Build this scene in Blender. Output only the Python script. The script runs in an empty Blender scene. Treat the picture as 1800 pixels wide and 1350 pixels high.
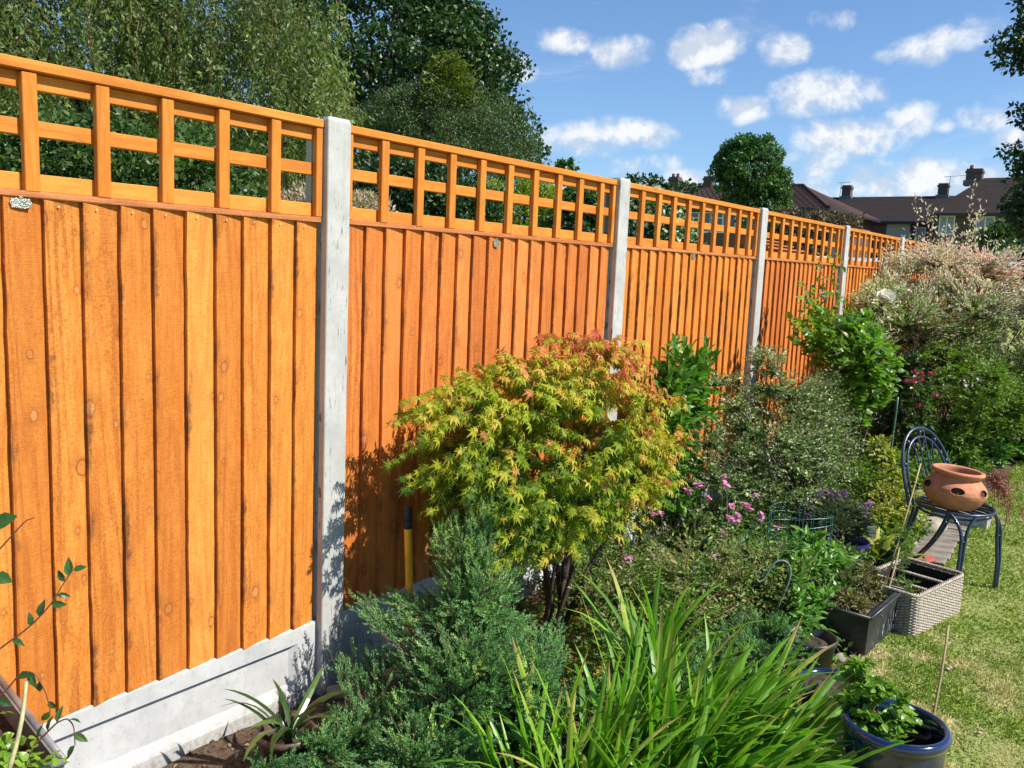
import bpy, bmesh, math, numpy as np
from mathutils import Matrix, Vector
SC = bpy.context.scene
COL = SC.collection
RNG = np.random.default_rng(7)
# ---------------------------------------------------------------- camera
FPX = 1539.21                      # focal length in photo pixels (photo 1800 x 1350)
CAM = np.array([2.3033, 0.0, 1.5789])
YAW, PITCH, ROLL = 0.64021, -0.13354, 0.04233
FW = np.array([-math.sin(YAW)*math.cos(PITCH), math.cos(YAW)*math.cos(PITCH), math.sin(PITCH)])
RT = np.cross(FW, [0, 0, 1.]); RT /= np.linalg.norm(RT)
UP = np.cross(RT, FW)
RT, UP = RT*math.cos(ROLL)+UP*math.sin(ROLL), -RT*math.sin(ROLL)+UP*math.cos(ROLL)
cam_data = bpy.data.cameras.new('camera')
cam = bpy.data.objects.new('camera', cam_data); COL.objects.link(cam)
cam_data.sensor_width = 36; cam_data.lens = FPX/1800*36
cam_data.clip_start = 0.05; cam_data.clip_end = 2000
M = Matrix(((RT[0], UP[0], -FW[0], CAM[0]), (RT[1], UP[1], -FW[1], CAM[1]), (RT[2], UP[2], -FW[2], CAM[2]), (0, 0, 0, 1)))
cam.matrix_world = M
SC.camera = cam
def ray(px, py): return FW + RT*(px-900)/FPX - UP*(py-675)/FPX
def D(px, py, d): return CAM + ray(px, py)*d                      # a point at axial distance d
def G(px, py, z=0.0): r = ray(px, py); return CAM + r*(z-CAM[2])/r[2]   # a point at height z
def GX(px, py, X): r = ray(px, py); return CAM + r*(X-CAM[0])/r[0]
def GY(px, py, Y): r = ray(px, py); return CAM + r*Y/r[1]
# ---------------------------------------------------------------- light
SUN_EL, SUN_AZ = math.radians(47), math.radians(16)               # azimuth measured from +X towards +Y
SUNV = np.array([math.cos(SUN_EL)*math.cos(SUN_AZ), math.cos(SUN_EL)*math.sin(SUN_AZ), math.sin(SUN_EL)])
sd = bpy.data.lights.new('sun', 'SUN'); sd.energy = 5.0; sd.angle = math.radians(0.5); sd.color = (1, .955, .87)
so = bpy.data.objects.new('sun', sd); COL.objects.link(so)
so.rotation_euler = Vector(SUNV).to_track_quat('Z', 'Y').to_euler(); so.location = (10, 5, 20)
SC.view_settings.view_transform = 'Standard'; SC.view_settings.look = 'None'
SC.view_settings.exposure = 0.55; SC.view_settings.gamma = 1; SC.view_settings.use_curve_mapping = False
SC.cycles.max_bounces = 6; SC.cycles.diffuse_bounces = 3; SC.cycles.glossy_bounces = 3
SC.cycles.transmission_bounces = 4; SC.cycles.transparent_max_bounces = 6
SC.cycles.use_denoising = True
SKY_STRENGTH = 0.093

class NT:
    def __init__(s, tree): s.t = tree; tree.nodes.clear()
    def n(s, typ, ins=None, **kw):
        nd = s.t.nodes.new(typ)
        for k, v in kw.items(): setattr(nd, k, v)
        for k, v in (ins or {}).items():
            sock = nd.inputs[k]
            if isinstance(v, bpy.types.NodeSocket): s.t.links.new(v, sock)
            elif isinstance(v, bpy.types.Node): s.t.links.new(v.outputs[0], sock)
            else: sock.default_value = v
        return nd
    def m(s, op, a, b=0.0, c=None):
        d = {0: a, 1: b}
        if c is not None: d[2] = c
        return s.n('ShaderNodeMath', d, operation=op).outputs[0]
    def mixc(s, f, a, b, mode='MIX'):
        nd = s.n('ShaderNodeMix', {0: f, 6: a, 7: b}, data_type='RGBA', blend_type=mode); return nd.outputs[2]
    def ramp(s, f, stops):
        nd = s.n('ShaderNodeValToRGB', {0: f}); e = nd.color_ramp.elements
        while len(e) < len(stops): e.new(.5)
        for i, (p, c) in enumerate(stops):
            e[i].position = p; e[i].color = (*c, 1) if len(c) == 3 else c
        return nd.outputs[0]
    def noise(s, vec, scale, detail=4, rough=.55, dist=0.0, out=0):
        return s.n('ShaderNodeTexNoise', {'Vector': vec, 'Scale': scale, 'Detail': detail, 'Roughness': rough, 'Distortion': dist}).outputs[out]
    def smooth(s, v, a, b, lo=0.0, hi=1.0):
        return s.n('ShaderNodeMapRange', {0: v, 1: a, 2: b, 3: lo, 4: hi}, interpolation_type='SMOOTHSTEP').outputs[0]
    def mapping(s, vec, scale=(1, 1, 1), loc=(0, 0, 0)):
        return s.n('ShaderNodeMapping', {'Vector': vec, 'Scale': scale, 'Location': loc}).outputs[0]

# world: daylight sky with fair-weather cumulus, placed by direction
W = bpy.data.worlds.new('World'); SC.world = W; W.use_nodes = True
w = NT(W.node_tree)
sky = w.n('ShaderNodeTexSky', sky_type='NISHITA', sun_disc=False, sun_elevation=SUN_EL, sun_rotation=math.pi/2-SUN_AZ,
          air_density=1.0, dust_density=0.1, ozone_density=5.0, altitude=50)
gen = w.n('ShaderNodeTexCoord').outputs['Generated']
sep = w.n('ShaderNodeSeparateXYZ', {0: gen})
az = w.m('ARCTAN2', sep.outputs[0], sep.outputs[1]); el = w.m('ARCSINE', sep.outputs[2])
vec = w.n('ShaderNodeCombineXYZ', {0: az, 1: el}).outputs[0]
clouds = [(997,73,46,26,1),(1095,92,64,30,1),(1225,84,62,34,1),(1275,72,48,34,.85),(1372,86,44,30,.95),(1630,88,60,26,.9),(1680,72,55,28,.85),(915,125,40,22,.7),
          (1020,246,95,34,1.0),(1110,236,80,30,1.0),(1310,190,50,28,1),(1450,168,100,38,1),(1490,245,92,42,1.05),(1440,290,90,32,.75),(1600,215,50,30,.7),
          (1728,210,44,26,.8),(1660,222,20,14,.8),(1790,245,40,20,.9),(1130,292,70,26,.6),(1645,318,120,38,1),(1530,300,70,30,.7),
          (1470,34,40,20,.5),(1560,100,30,14,.6),(1250,132,40,18,.55),(1400,330,120,26,.7),(1190,320,80,24,.8),(1700,60,50,26,.6),
          (2300,150,180,60,1),(2150,330,160,50,1),(2700,240,200,80,1),(-500,-200,240,80,1),(-900,200,260,90,1),(600,-500,200,90,1),(1700,-420,220,80,1)]
field = None
for (px, py, rw, rh, k) in clouds:
    d = ray(px, py); d = d/np.linalg.norm(d)
    a0, e0 = math.atan2(d[0], d[1]), math.asin(d[2])
    v = w.n('ShaderNodeVectorMath', {0: vec, 1: (a0, e0, 0)}, operation='SUBTRACT').outputs[0]
    v = w.n('ShaderNodeVectorMath', {0: v, 1: (FPX/rw/.86, FPX/rh/.84, 0)}, operation='MULTIPLY').outputs[0]
    dd = w.n('ShaderNodeVectorMath', {0: v, 1: v}, operation='DOT_PRODUCT').outputs['Value']
    g = w.m('MULTIPLY_ADD', dd, -k*.5, k)
    field = g if field is None else w.m('MAXIMUM', field, g)
field = w.m('MAXIMUM', field, -0.3)
n1 = w.noise(vec, 19, 10, .58, .15)
n2 = w.noise(w.mapping(vec, (1, 1, 1), (.0035, -.012, 0)), 19, 7, .58, .15)
dens = w.smooth(w.m('ADD', field, w.m('MULTIPLY', w.m('SUBTRACT', n1, .5), 2.3)), .18, 1.02)
lit = w.smooth(w.m('SUBTRACT', n1, n2), -.07, .09)
ccol = w.mixc(lit, (4.7, 5.3, 6.3, 1), (7.2, 7.35, 7.5, 1))
hz = w.smooth(el, 0.0, .55, 1, 0)
skyb = w.mixc(1.0, sky.outputs[0], (.84, .99, 1.12, 1), 'MULTIPLY')
skyc = w.mixc(w.m('MULTIPLY', hz, .12), skyb, (4.6, 6.2, 8.2, 1))
wisp = w.smooth(w.noise(w.mapping(vec, (1, 2.6, 1), (3.1, 1.7, 0)), 7, 10, .62, .6), .54, .80, 0, .28)
skyc = w.mixc(wisp, skyc, (6.4, 7.0, 7.8, 1))
skyc = w.mixc(w.m('MULTIPLY', dens, .95), skyc, ccol)
bg = w.n('ShaderNodeBackground', {0: skyc, 1: SKY_STRENGTH})
w.n('ShaderNodeOutputWorld', {0: bg})

# ---------------------------------------------------------------- mesh helpers
def raw_mesh(name, Vs, Fs, tone=None, smooth=False):
    V = np.ascontiguousarray(Vs, dtype=np.float32)
    me = bpy.data.meshes.new(name)
    loops = np.concatenate([f.reshape(-1) for f in Fs]).astype(np.int32)
    cnt = np.concatenate([np.full(len(f), f.shape[1], dtype=np.int32) for f in Fs])
    st = np.concatenate([[0], np.cumsum(cnt)[:-1]]).astype(np.int32)
    me.vertices.add(len(V)); me.vertices.foreach_set('co', V.reshape(-1))
    me.loops.add(len(loops)); me.loops.foreach_set('vertex_index', loops)
    me.polygons.add(len(cnt)); me.polygons.foreach_set('loop_start', st)
    me.update(calc_edges=True)
    me.polygons.foreach_set('use_smooth', np.full(len(cnt), bool(smooth)))
    if tone is not None:
        a = me.attributes.new('tone', 'FLOAT', 'POINT'); a.data.foreach_set('value', np.ascontiguousarray(tone, dtype=np.float32))
    return me
def bez(a, b, c, n):
    t = np.linspace(0, 1, n)[None, :, None]; return (1-t)**2*a[:, None]+2*t*(1-t)*b[:, None]+t*t*c[:, None]
def tag(o, label=None, cat=None, group=None, kind=None):
    if label: o['label'] = label
    if cat: o['category'] = cat
    if group: o['group'] = group
    if kind: o['kind'] = kind
    return o
def link(name, data, mat=None, parent=None, loc=None, mw=None):
    o = bpy.data.objects.new(name, data); COL.objects.link(o)
    if mat is not None and data is not None and len(data.materials) == 0: data.materials.append(mat)
    if parent is not None: o.parent = parent
    if mw is not None: o.matrix_local = mw
    elif loc is not None: o.location = loc
    return o
def thing(name, label, cat, loc=(0, 0, 0), group=None, rz=0):
    o = bpy.data.objects.new(name, None); COL.objects.link(o); o.empty_display_size = .1
    o.location = tuple(map(float, loc)); o.rotation_euler = (0, 0, rz)
    return tag(o, label, cat, group)
class MB:
    def __init__(s): s.V = []; s.F = []; s.n = 0; s.T = []
    def add(s, V, F, tone=None):
        V = np.asarray(V, float).reshape(-1, 3)
        for f in (F if isinstance(F, list) else [F]):
            s.F.append(np.asarray(f, int)+s.n)
        s.V.append(V); s.n += len(V)
        s.T.append(np.full(len(V), .5) if tone is None else np.broadcast_to(tone, (len(V),)))
        return s
    def box(s, x0, x1, y0, y1, z0, z1, c=0.0, R=None, o=None, jit=None):
        h = np.array([x1-x0, y1-y0, z1-z0])/2; ce = np.array([x1+x0, y1+y0, z1+z0])/2
        if c <= 0:
            sg = np.array([[a, b, d] for a in (-1, 1) for b in (-1, 1) for d in (-1, 1)])
            V = sg*h
            F = [np.array([[0, 1, 3, 2], [4, 6, 7, 5], [0, 4, 5, 1], [2, 3, 7, 6], [0, 2, 6, 4], [1, 5, 7, 3]])]
        else:
            idx = {}; V = []
            for sx in (-1, 1):
                for sy in (-1, 1):
                    for sz in (-1, 1):
                        for a in range(3):
                            q = np.array([sx, sy, sz])*(h-c); q[a] = [sx, sy, sz][a]*h[a]
                            idx[(sx, sy, sz, a)] = len(V); V.append(q)
            V = np.array(V); Q = []; T = []
            for a in range(3):
                b, d = (a+1) % 3, (a+2) % 3
                for sg in (-1, 1):
                    q = []
                    for (u, v) in ((-1, -1), (1, -1), (1, 1), (-1, 1)):
                        k = [0, 0, 0]; k[a] = sg; k[b] = u; k[d] = v; q.append(idx[(*k, a)])
                    Q.append(q if sg > 0 else q[::-1])
                for u in (-1, 1):
                    for v in (-1, 1):
                        k0 = [0, 0, 0]; k0[a] = -1; k0[b] = u; k0[d] = v; k1 = list(k0); k1[a] = 1
                        q = [idx[(*k0, b)], idx[(*k1, b)], idx[(*k1, d)], idx[(*k0, d)]]
                        Q.append(q if u*v < 0 else q[::-1])
            for sx in (-1, 1):
                for sy in (-1, 1):
                    for sz in (-1, 1):
                        q = [idx[(sx, sy, sz, k)] for k in range(3)]; T.append(q if sx*sy*sz > 0 else q[::-1])
            F = [np.array(Q), np.array(T)]
        if jit: V = V+RNG.normal(size=V.shape)*jit
        if R is not None: V = V@np.asarray(R).T
        return s.add(V+ce if o is None else V+ce, F)
    def tubes(s, P, r, sides=5, cap=False, tone=None):
        P = np.asarray(P, float)
        if P.ndim == 2: P = P[None]
        N, K, _ = P.shape
        r = np.broadcast_to(np.asarray(r, float), (N, K))
        T = np.gradient(P, axis=1); T /= np.linalg.norm(T, axis=2, keepdims=True)+1e-9
        ref = np.where(np.abs(T[..., 2:3]) > .9, np.array([1., 0, 0]), np.array([0, 0, 1.]))
        if K > 2 and N == 1 and sides > 4:      # keep one reference along the tube
            ref = np.broadcast_to(np.array([.37, .22, .9]) if abs(T[0, :, 2]).mean() < .8 else np.array([1., .2, .1]), T.shape)
        A = np.cross(ref, T); A /= np.linalg.norm(A, axis=2, keepdims=True)+1e-9
        B = np.cross(T, A)
        th = np.arange(sides)*2*math.pi/sides
        V = P[:, :, None]+r[:, :, None, None]*(A[:, :, None]*np.cos(th)[None, None, :, None]+B[:, :, None]*np.sin(th)[None, None, :, None])
        i = np.arange(N)[:, None, None]*K*sides; k = np.arange(K-1)[None, :, None]*sides; j = np.arange(sides)[None, None, :]; j2 = (j+1) % sides
        F = np.stack([i+k+j, i+k+j2, i+k+sides+j2, i+k+sides+j], -1).reshape(-1, 4)
        Fs = [F]
        if cap:
            Fs.append((np.arange(N)[:, None]*K*sides+np.arange(sides)[None, ::-1]))
            Fs.append((np.arange(N)[:, None]*K*sides+(K-1)*sides+np.arange(sides)[None]))
        t = None
        if tone is not None: t = np.repeat(np.broadcast_to(tone, (N,)), K*sides)
        return s.add(V.reshape(-1, 3), Fs, t)
    def lathe(s, prof, n=48, center=(0, 0, 0)):
        prof = np.asarray(prof, float); th = np.arange(n)*2*math.pi/n
        V = np.stack([prof[:, None, 0]*np.cos(th), prof[:, None, 0]*np.sin(th), np.broadcast_to(prof[:, None, 1], (len(prof), n))], -1).reshape(-1, 3)+np.asarray(center)
        K = len(prof); k = np.arange(K-1)[:, None]*n; j = np.arange(n)[None]; j2 = (j+1) % n
        return s.add(V, np.stack([k+j, k+j2, k+n+j2, k+n+j], -1).reshape(-1, 4))
    def ball(s, c, r, sub=1):
        bm = bmesh.new(); bmesh.ops.create_icosphere(bm, subdivisions=sub, radius=1)
        V = np.array([v.co[:] for v in bm.verts]); F = np.array([[v.index for v in f.verts] for f in bm.faces]); bm.free()
        return s.add(V*np.asarray(r)+np.asarray(c), F)
    def mesh(s, name, smooth=False):
        return raw_mesh(name, np.concatenate(s.V), s.F, np.concatenate(s.T), smooth)
    def obj(s, name, mat, parent=None, loc=None, smooth=False): return link(name, s.mesh(name, smooth), mat, parent, loc)

# ---------------------------------------------------------------- materials
def base_mat(name):
    m = bpy.data.materials.new(name); m.use_nodes = True; return m, NT(m.node_tree)
def simple(name, col, rough=.6, metal=0, spec=.5, nscale=30, namt=.25, bump=.3, bscale=None, coat=0):
    m, t = base_mat(name); co = t.n('ShaderNodeTexCoord').outputs['Object']
    n = t.noise(co, nscale, 6, .6)
    c = t.mixc(t.smooth(n, .3, .7), tuple(x*(1-namt) for x in col)+(1,), tuple(min(1, x*(1+namt)) for x in col)+(1,))
    b = t.n('ShaderNodeBump', {'Height': t.noise(co, bscale or nscale*3, 4), 'Strength': bump, 'Distance': .003})
    p = t.n('ShaderNodeBsdfPrincipled', {'Base Color': c, 'Roughness': rough, 'Metallic': metal, 'Specular IOR Level': spec, 'Normal': b, 'Coat Weight': coat})
    t.n('ShaderNodeOutputMaterial', {0: p}); return m
def leaf_mat(name, stops, trans=.3, rough=.45, spec=.35, stripes=0, tint=(1.15, 1.5, .55)):
    m, t = base_mat(name)
    at = t.n('ShaderNodeAttribute', attribute_name='tone').outputs['Fac']
    co = t.n('ShaderNodeTexCoord').outputs['Object']
    n = t.noise(co, 9, 3)
    c = t.ramp(t.m('ADD', at, t.m('MULTIPLY', t.m('SUBTRACT', n, .5), .25)), stops)
    if stripes:
        sy = t.n('ShaderNodeSeparateXYZ', {0: co}).outputs[1]
        st = t.m('SINE', t.m('MULTIPLY', sy, stripes))
        c = t.mixc(t.m('MULTIPLY_ADD', st, .12, .12), c, (.01, .03, .005, 1))
    tc = t.mixc(1.0, c, (*tint, 1), 'MULTIPLY')
    p = t.n('ShaderNodeBsdfPrincipled', {'Base Color': c, 'Roughness': rough, 'Specular IOR Level': spec})
    tr = t.n('ShaderNodeBsdfTranslucent', {'Color': tc})
    mx = t.n('ShaderNodeMixShader', {0: trans, 1: p, 2: tr}); t.n('ShaderNodeOutputMaterial', {0: mx}); return m
def wood_mat(name, light, mid, dark, stain=.5, hor=False, saw=1.0):
    """rough sawn stained softwood; local z runs along the grain, local y across"""
    m, t = base_mat(name)
    tc = t.n('ShaderNodeTexCoord').outputs['Object']; rnd = t.n('ShaderNodeObjectInfo').outputs['Random']
    off = t.n('ShaderNodeCombineXYZ', {0: t.m('MULTIPLY', rnd, 37.0), 1: t.m('MULTIPLY', rnd, 19.0), 2: t.m('MULTIPLY', rnd, 71.0)}).outputs[0]
    if hor: tc0 = t.n('ShaderNodeVectorRotate', {'Vector': tc, 'Angle': math.pi/2}, rotation_type='X_AXIS').outputs[0]
    else: tc0 = tc
    v = t.n('ShaderNodeVectorMath', {0: tc0, 1: off}, operation='ADD').outputs[0]
    gn = t.noise(t.mapping(v, (2.0, 8.5, .62)), 1.0, 1.5, .45)
    wv = t.m('SINE', t.m('ADD', t.m('MULTIPLY', gn, 74.0), t.m('MULTIPLY', t.noise(t.mapping(v, (10, 60, 3)), 1.0, 2), 3.0)))
    fine = t.noise(t.mapping(v, (60, 300, 9)), 1.0, 6, .7)
    fuzz = t.noise(t.mapping(v, (60, 190, 110)), 1.0, 5, .75)
    big = t.noise(t.mapping(v, (3, 16, 3.4)), 1.0, 5, .65)
    blo = t.noise(t.mapping(v, (20, 55, 17)), 1.0, 5, .7)
    c = t.mixc(t.smooth(t.m('MULTIPLY_ADD', blo, .55, t.m('MULTIPLY', big, .45)), .38, .62), (*mid, 1), (*light, 1))
    gm = t.m('MULTIPLY', t.smooth(wv, .0, 1.0), t.smooth(t.noise(t.mapping(v, (2, 9, 1.2)), 1.0, 3), .35, .65, .12, .55))
    c = t.mixc(gm, c, (dark[0]*1.25, dark[1]*1.25, dark[2]*1.25, 1))
    c = t.mixc(t.smooth(fine, .48, .78, 0, .5), c, (*dark, 1))
    c = t.mixc(t.smooth(fuzz, .50, .68, 0, .50*saw), c, (*dark, 1))
    strk = t.noise(t.mapping(v, (30, 150, 2.6)), 1.0, 5, .6)
    c = t.mixc(t.smooth(strk, .52, .66, 0, .30), c, (*dark, 1))
    rough_ = t.smooth(t.noise(t.mapping(v, (3, 11, 2.8)), 1.0, 3), .50, .62)
    c = t.mixc(t.m('MULTIPLY', rough_, t.smooth(t.noise(t.mapping(v, (50, 90, 160)), 1.0, 4, .8), .48, .62, 0, .45*saw)), c, (dark[0]*.9, dark[1]*.9, dark[2]*.9, 1))
    c = t.mixc(t.smooth(fuzz, .52, .30, 0, .30*saw), c, (min(1, light[0]*1.18), light[1]*1.5, light[2]*2.4, 1))
    r2 = t.m('FRACT', t.m('MULTIPLY', rnd, 7.31)); r3 = t.m('FRACT', t.m('MULTIPLY', rnd, 3.77))
    c = t.mixc(t.m('MULTIPLY', r2, .35), c, (*mid, 1))
    c = t.mixc(t.smooth(r3, .45, 1, 0, .34), c, (dark[0]*1.4, dark[1]*1.4, dark[2]*1.4, 1))
    c = t.mixc(t.smooth(r3, .35, 0, 0, .30), c, (light[0]*1.12, light[1]*1.25, light[2]*1.5, 1))
    # knots
    sv = t.n('ShaderNodeSeparateXYZ', {0: v})
    v2d = t.n('ShaderNodeCombineXYZ', {0: t.m('MULTIPLY', sv.outputs[1], 10.5), 1: t.m('MULTIPLY', sv.outputs[2], 7.5)}).outputs[0]
    vo = t.n('ShaderNodeTexVoronoi', {'Vector': v2d, 'Scale': 1.0, 'Randomness': 1.0}, voronoi_dimensions='2D')
    sc_ = t.n('ShaderNodeSeparateColor', {0: vo.outputs['Color']})
    dist = t.m('MULTIPLY', t.m('ADD', vo.outputs['Distance'], t.m('MULTIPLY', t.m('SUBTRACT', t.noise(v, 90, 4), .5), .10)), t.m('MULTIPLY_ADD', sc_.outputs[1], 1.0, .50))
    keep = t.m('GREATER_THAN', sc_.outputs[0], .80 if saw > .5 else .90)
    ring = t.m('MULTIPLY', t.smooth(t.m('ABSOLUTE', t.m('SUBTRACT', dist, .085)), .0, .022, 1, 0), keep)
    core = t.m('MULTIPLY', t.smooth(dist, .05, .09, 1, 0), keep)
    halo = t.m('MULTIPLY', t.smooth(dist, .08, .27, 1, 0), keep)
    c = t.mixc(t.m('MULTIPLY', halo, .30), c, (*dark, 1))
    c = t.mixc(t.m('MULTIPLY', core, t.m('MULTIPLY', sc_.outputs[2], .34)), c, (min(1, light[0]*1.02), light[1]*1.5, light[2]*3.5, 1))
    c = t.mixc(t.m('MULTIPLY', ring, t.m('MULTIPLY_ADD', sc_.outputs[2], -.4, .75)), c, (dark[0]*.8, dark[1]*.8, dark[2]*.8, 1))
    if stain > 0:   # water marks along the thick edge
        ly = t.n('ShaderNodeSeparateXYZ', {0: tc}).outputs[1]
        e = t.smooth(t.m('ADD', ly, t.m('MULTIPLY', t.noise(t.mapping(v, (5, 40, 22)), 1.0, 5, .7), .06)), .030, .046, 1, 0)
        e = t.m('MULTIPLY', e, t.smooth(t.noise(t.mapping(v, (2, 8, 3.1)), 1.0, 4), .46, .60))
        c = t.mixc(t.m('MULTIPLY', e, stain), c, (.075, .035, .018, 1))
    sawm = t.noise(t.mapping(v, (20, 14, 420)), 1.0, 2)
    h = t.m('ADD', t.m('MULTIPLY', fine, 1.0), t.m('ADD', t.m('MULTIPLY', sawm, .55*saw), t.m('MULTIPLY', wv, .12)))
    h = t.m('ADD', h, t.m('MULTIPLY', t.noise(v, 420, 3), .55))
    b = t.n('ShaderNodeBump', {'Height': h, 'Strength': .85*saw, 'Distance': .0022})
    p = t.n('ShaderNodeBsdfPrincipled', {'Base Color': c, 'Roughness': .72, 'Specular IOR Level': .25, 'Normal': b})
    t.n('ShaderNodeOutputMaterial', {0: p}); return m
def concrete_mat(name, col=(.47, .465, .44), marks=.8, clean=1.0):
    m, t = base_mat(name); co = t.n('ShaderNodeTexCoord').outputs['Object']; rnd = t.n('ShaderNodeObjectInfo').outputs['Random']
    v = t.n('ShaderNodeVectorMath', {0: co, 1: t.n('ShaderNodeCombineXYZ', {2: t.m('MULTIPLY', rnd, 23)}).outputs[0]}, operation='ADD').outputs[0]
    big = t.noise(v, 5, 5, .6); mid = t.noise(v, 38, 5, .65); sp = t.noise(v, 240, 3, .6)
    c = t.mixc(t.smooth(big, .3, .7), tuple(x*.86 for x in col)+(1,), tuple(x*1.08 for x in col)+(1,))
    c = t.mixc(t.smooth(mid, .45, .75, 0, .3), c, (.27, .27, .25, 1))
    c = t.mixc(t.smooth(sp, .55, .8, 0, .35), c, (.22, .22, .21, 1))
    st = t.m('MULTIPLY', t.smooth(t.noise(t.mapping(v, (40, 110, 13)), 1.0, 4, .6), .60, .66), t.smooth(t.noise(t.mapping(v, (1, 5, 2)), 1.0, 2), .40, .55))
    c = t.mixc(t.m('MULTIPLY', st, marks), c, (.10, .10, .095, 1))
    hz_ = t.n('ShaderNodeSeparateXYZ', {0: t.n('ShaderNodeNewGeometry').outputs['Position']}).outputs[2]
    spl = t.m('MULTIPLY', t.smooth(t.m('ADD', hz_, t.m('MULTIPLY', t.noise(v, 9, 4, .6), -.10)), -.03, .035, 1, 0), t.smooth(t.noise(v, 60, 4, .7), .42, .66, .15, .6))
    c = t.mixc(spl, c, (.19, .14, .095, 1))
    ho = t.smooth(t.n('ShaderNodeTexVoronoi', {'Vector': v, 'Scale': 34.0}).outputs['Distance'], .05, .09, .75, 0)
    c = t.mixc(t.m('MULTIPLY', ho, .8), c, (.12, .12, .115, 1))
    run = t.m('MULTIPLY', t.smooth(t.noise(t.mapping(v, (20, 34, 1.1)), 1.0, 3), .52, .75, 0, .30), 1.0)
    c = t.mixc(t.m('MULTIPLY', run, clean), c, (.26, .245, .20, 1))
    b = t.n('ShaderNodeBump', {'Height': t.m('SUBTRACT', t.m('ADD', sp, mid), t.m('MULTIPLY', st, 1.5)), 'Strength': .35, 'Distance': .002})
    p = t.n('ShaderNodeBsdfPrincipled', {'Base Color': c, 'Roughness': .85, 'Specular IOR Level': .25, 'Normal': b})
    t.n('ShaderNodeOutputMaterial', {0: p}); return m

# ---------------------------------------------------------------- ground
def ground_mat():
    m, t = base_mat('lawn_turf'); P = t.n('ShaderNodeNewGeometry').outputs['Position']
    a = t.noise(P, 1.3, 4, .6); f = t.noise(P, 60, 4, .7)
    c = t.mixc(t.smooth(f, .3, .7), (.16, .20, .05, 1), (.34, .36, .12, 1))
    c = t.mixc(t.smooth(a, .52, .7), c, (.42, .34, .16, 1))
    b = t.n('ShaderNodeBump', {'Height': f, 'Strength': .8, 'Distance': .01})
    p = t.n('ShaderNodeBsdfPrincipled', {'Base Color': c, 'Roughness': .95, 'Specular IOR Level': .1, 'Normal': b}); t.n('ShaderNodeOutputMaterial', {0: p}); return m
def soil_mat():
    m, t = base_mat('garden_soil'); P = t.n('ShaderNodeNewGeometry').outputs['Position']
    f = t.noise(P, 45, 6, .7); g = t.noise(P, 7, 3)
    c = t.mixc(t.smooth(f, .3, .7), (.045, .028, .018, 1), (.17, .115, .075, 1)); c = t.mixc(t.smooth(g, .5, .7, 0, .4), c, (.21, .15, .10, 1))
    b = t.n('ShaderNodeBump', {'Height': t.noise(P, 90, 6, .7), 'Strength': 1.0, 'Distance': .012})
    p = t.n('ShaderNodeBsdfPrincipled', {'Base Color': c, 'Roughness': .95, 'Specular IOR Level': .15, 'Normal': b}); t.n('ShaderNodeOutputMaterial', {0: p}); return m
TURF = ground_mat(); SOIL = soil_mat()
g = MB(); g.add([[-900, -900, -.03], [900, -900, -.03], [900, 900, -.03], [-900, 900, -.03]], np.array([[0, 1, 2, 3]]))
tag(g.obj('ground', TURF), kind='structure')
def vnoise(P, f, seed):
    r = np.random.default_rng(seed); out = 0
    for k in range(6):
        d = r.normal(size=P.shape[1]); d /= np.linalg.norm(d); out = out+np.sin(P@d*f*r.uniform(.6, 1.7)+r.uniform(0, 6.28))
    return out/6
def bed_edge(Y): return 1.42+.03*np.sin(Y*1.7)+.02*np.sin(Y*4.1+1)-.018*np.clip(Y-5, 0, 99)+np.clip(2.6-Y, 0, 9)*.15
def sheet(name, x0f, x1f, y0, y1, nx, ny, zf, mat):
    Y = np.linspace(y0, y1, ny)[:, None]; u = np.linspace(0, 1, nx)[None]
    X = x0f(Y)*(1-u)+x1f(Y)*u; Y = np.broadcast_to(Y, X.shape)
    P = np.stack([X, Y], -1).reshape(-1, 2); Z = zf(P)
    V = np.concatenate([P, Z[:, None]], 1)
    i = (np.arange(ny-1)[:, None]*nx+np.arange(nx-1)[None]).reshape(-1)
    F = np.stack([i, i+1, i+nx+1, i+nx], -1)
    return link(name, raw_mesh(name, V, [F], smooth=True), mat)
def soilz(P): return .004+.014*vnoise(P, 9, 1)+.010*vnoise(P, 31, 2)+.006*vnoise(P, 80, 3)+.02*np.exp(-((P[:, 0]-.6)/.5)**2)
tag(sheet('soil_bed', lambda Y: -.02+0*Y, lambda Y: bed_edge(Y)+.03, -1, 13, 80, 480, soilz, SOIL), kind='structure')
tag(sheet('lawn', lambda Y: bed_edge(Y), lambda Y: 9+0*Y, -2, 14, 60, 120, lambda P: .012+.008*vnoise(P, 3, 5), TURF), kind='structure')

# ---------------------------------------------------------------- fence
Y1, SP, PW = 2.0135, 1.93, .102
POSTM = concrete_mat('cast_concrete'); GRAVM = concrete_mat('gravel_board_concrete', (.52, .515, .50), .05, .25)
BOARD = wood_mat('stained_featheredge', (.78, .300, .052), (.62, .190, .022), (.25, .062, .010), .75)
BOARD_R = wood_mat('stained_featheredge_reddish', (.72, .245, .052), (.57, .158, .025), (.235, .054, .010), .5)
TREL = wood_mat('planed_trellis_wood', (.68, .265, .038), (.55, .18, .02), (.30, .085, .012), 0, saw=.25)
TRELH = wood_mat('planed_trellis_wood_rail', (.69, .275, .042), (.57, .19, .024), (.30, .085, .012), 0, hor=True, saw=.25)
CAPW = wood_mat('rough_capping_wood', (.58, .21, .07), (.46, .15, .045), (.24, .07, .02), 0, hor=True, saw=1)
ZP, ZC, ZT, ZG = 2.048, 2.036, 1.716, .285
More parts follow.
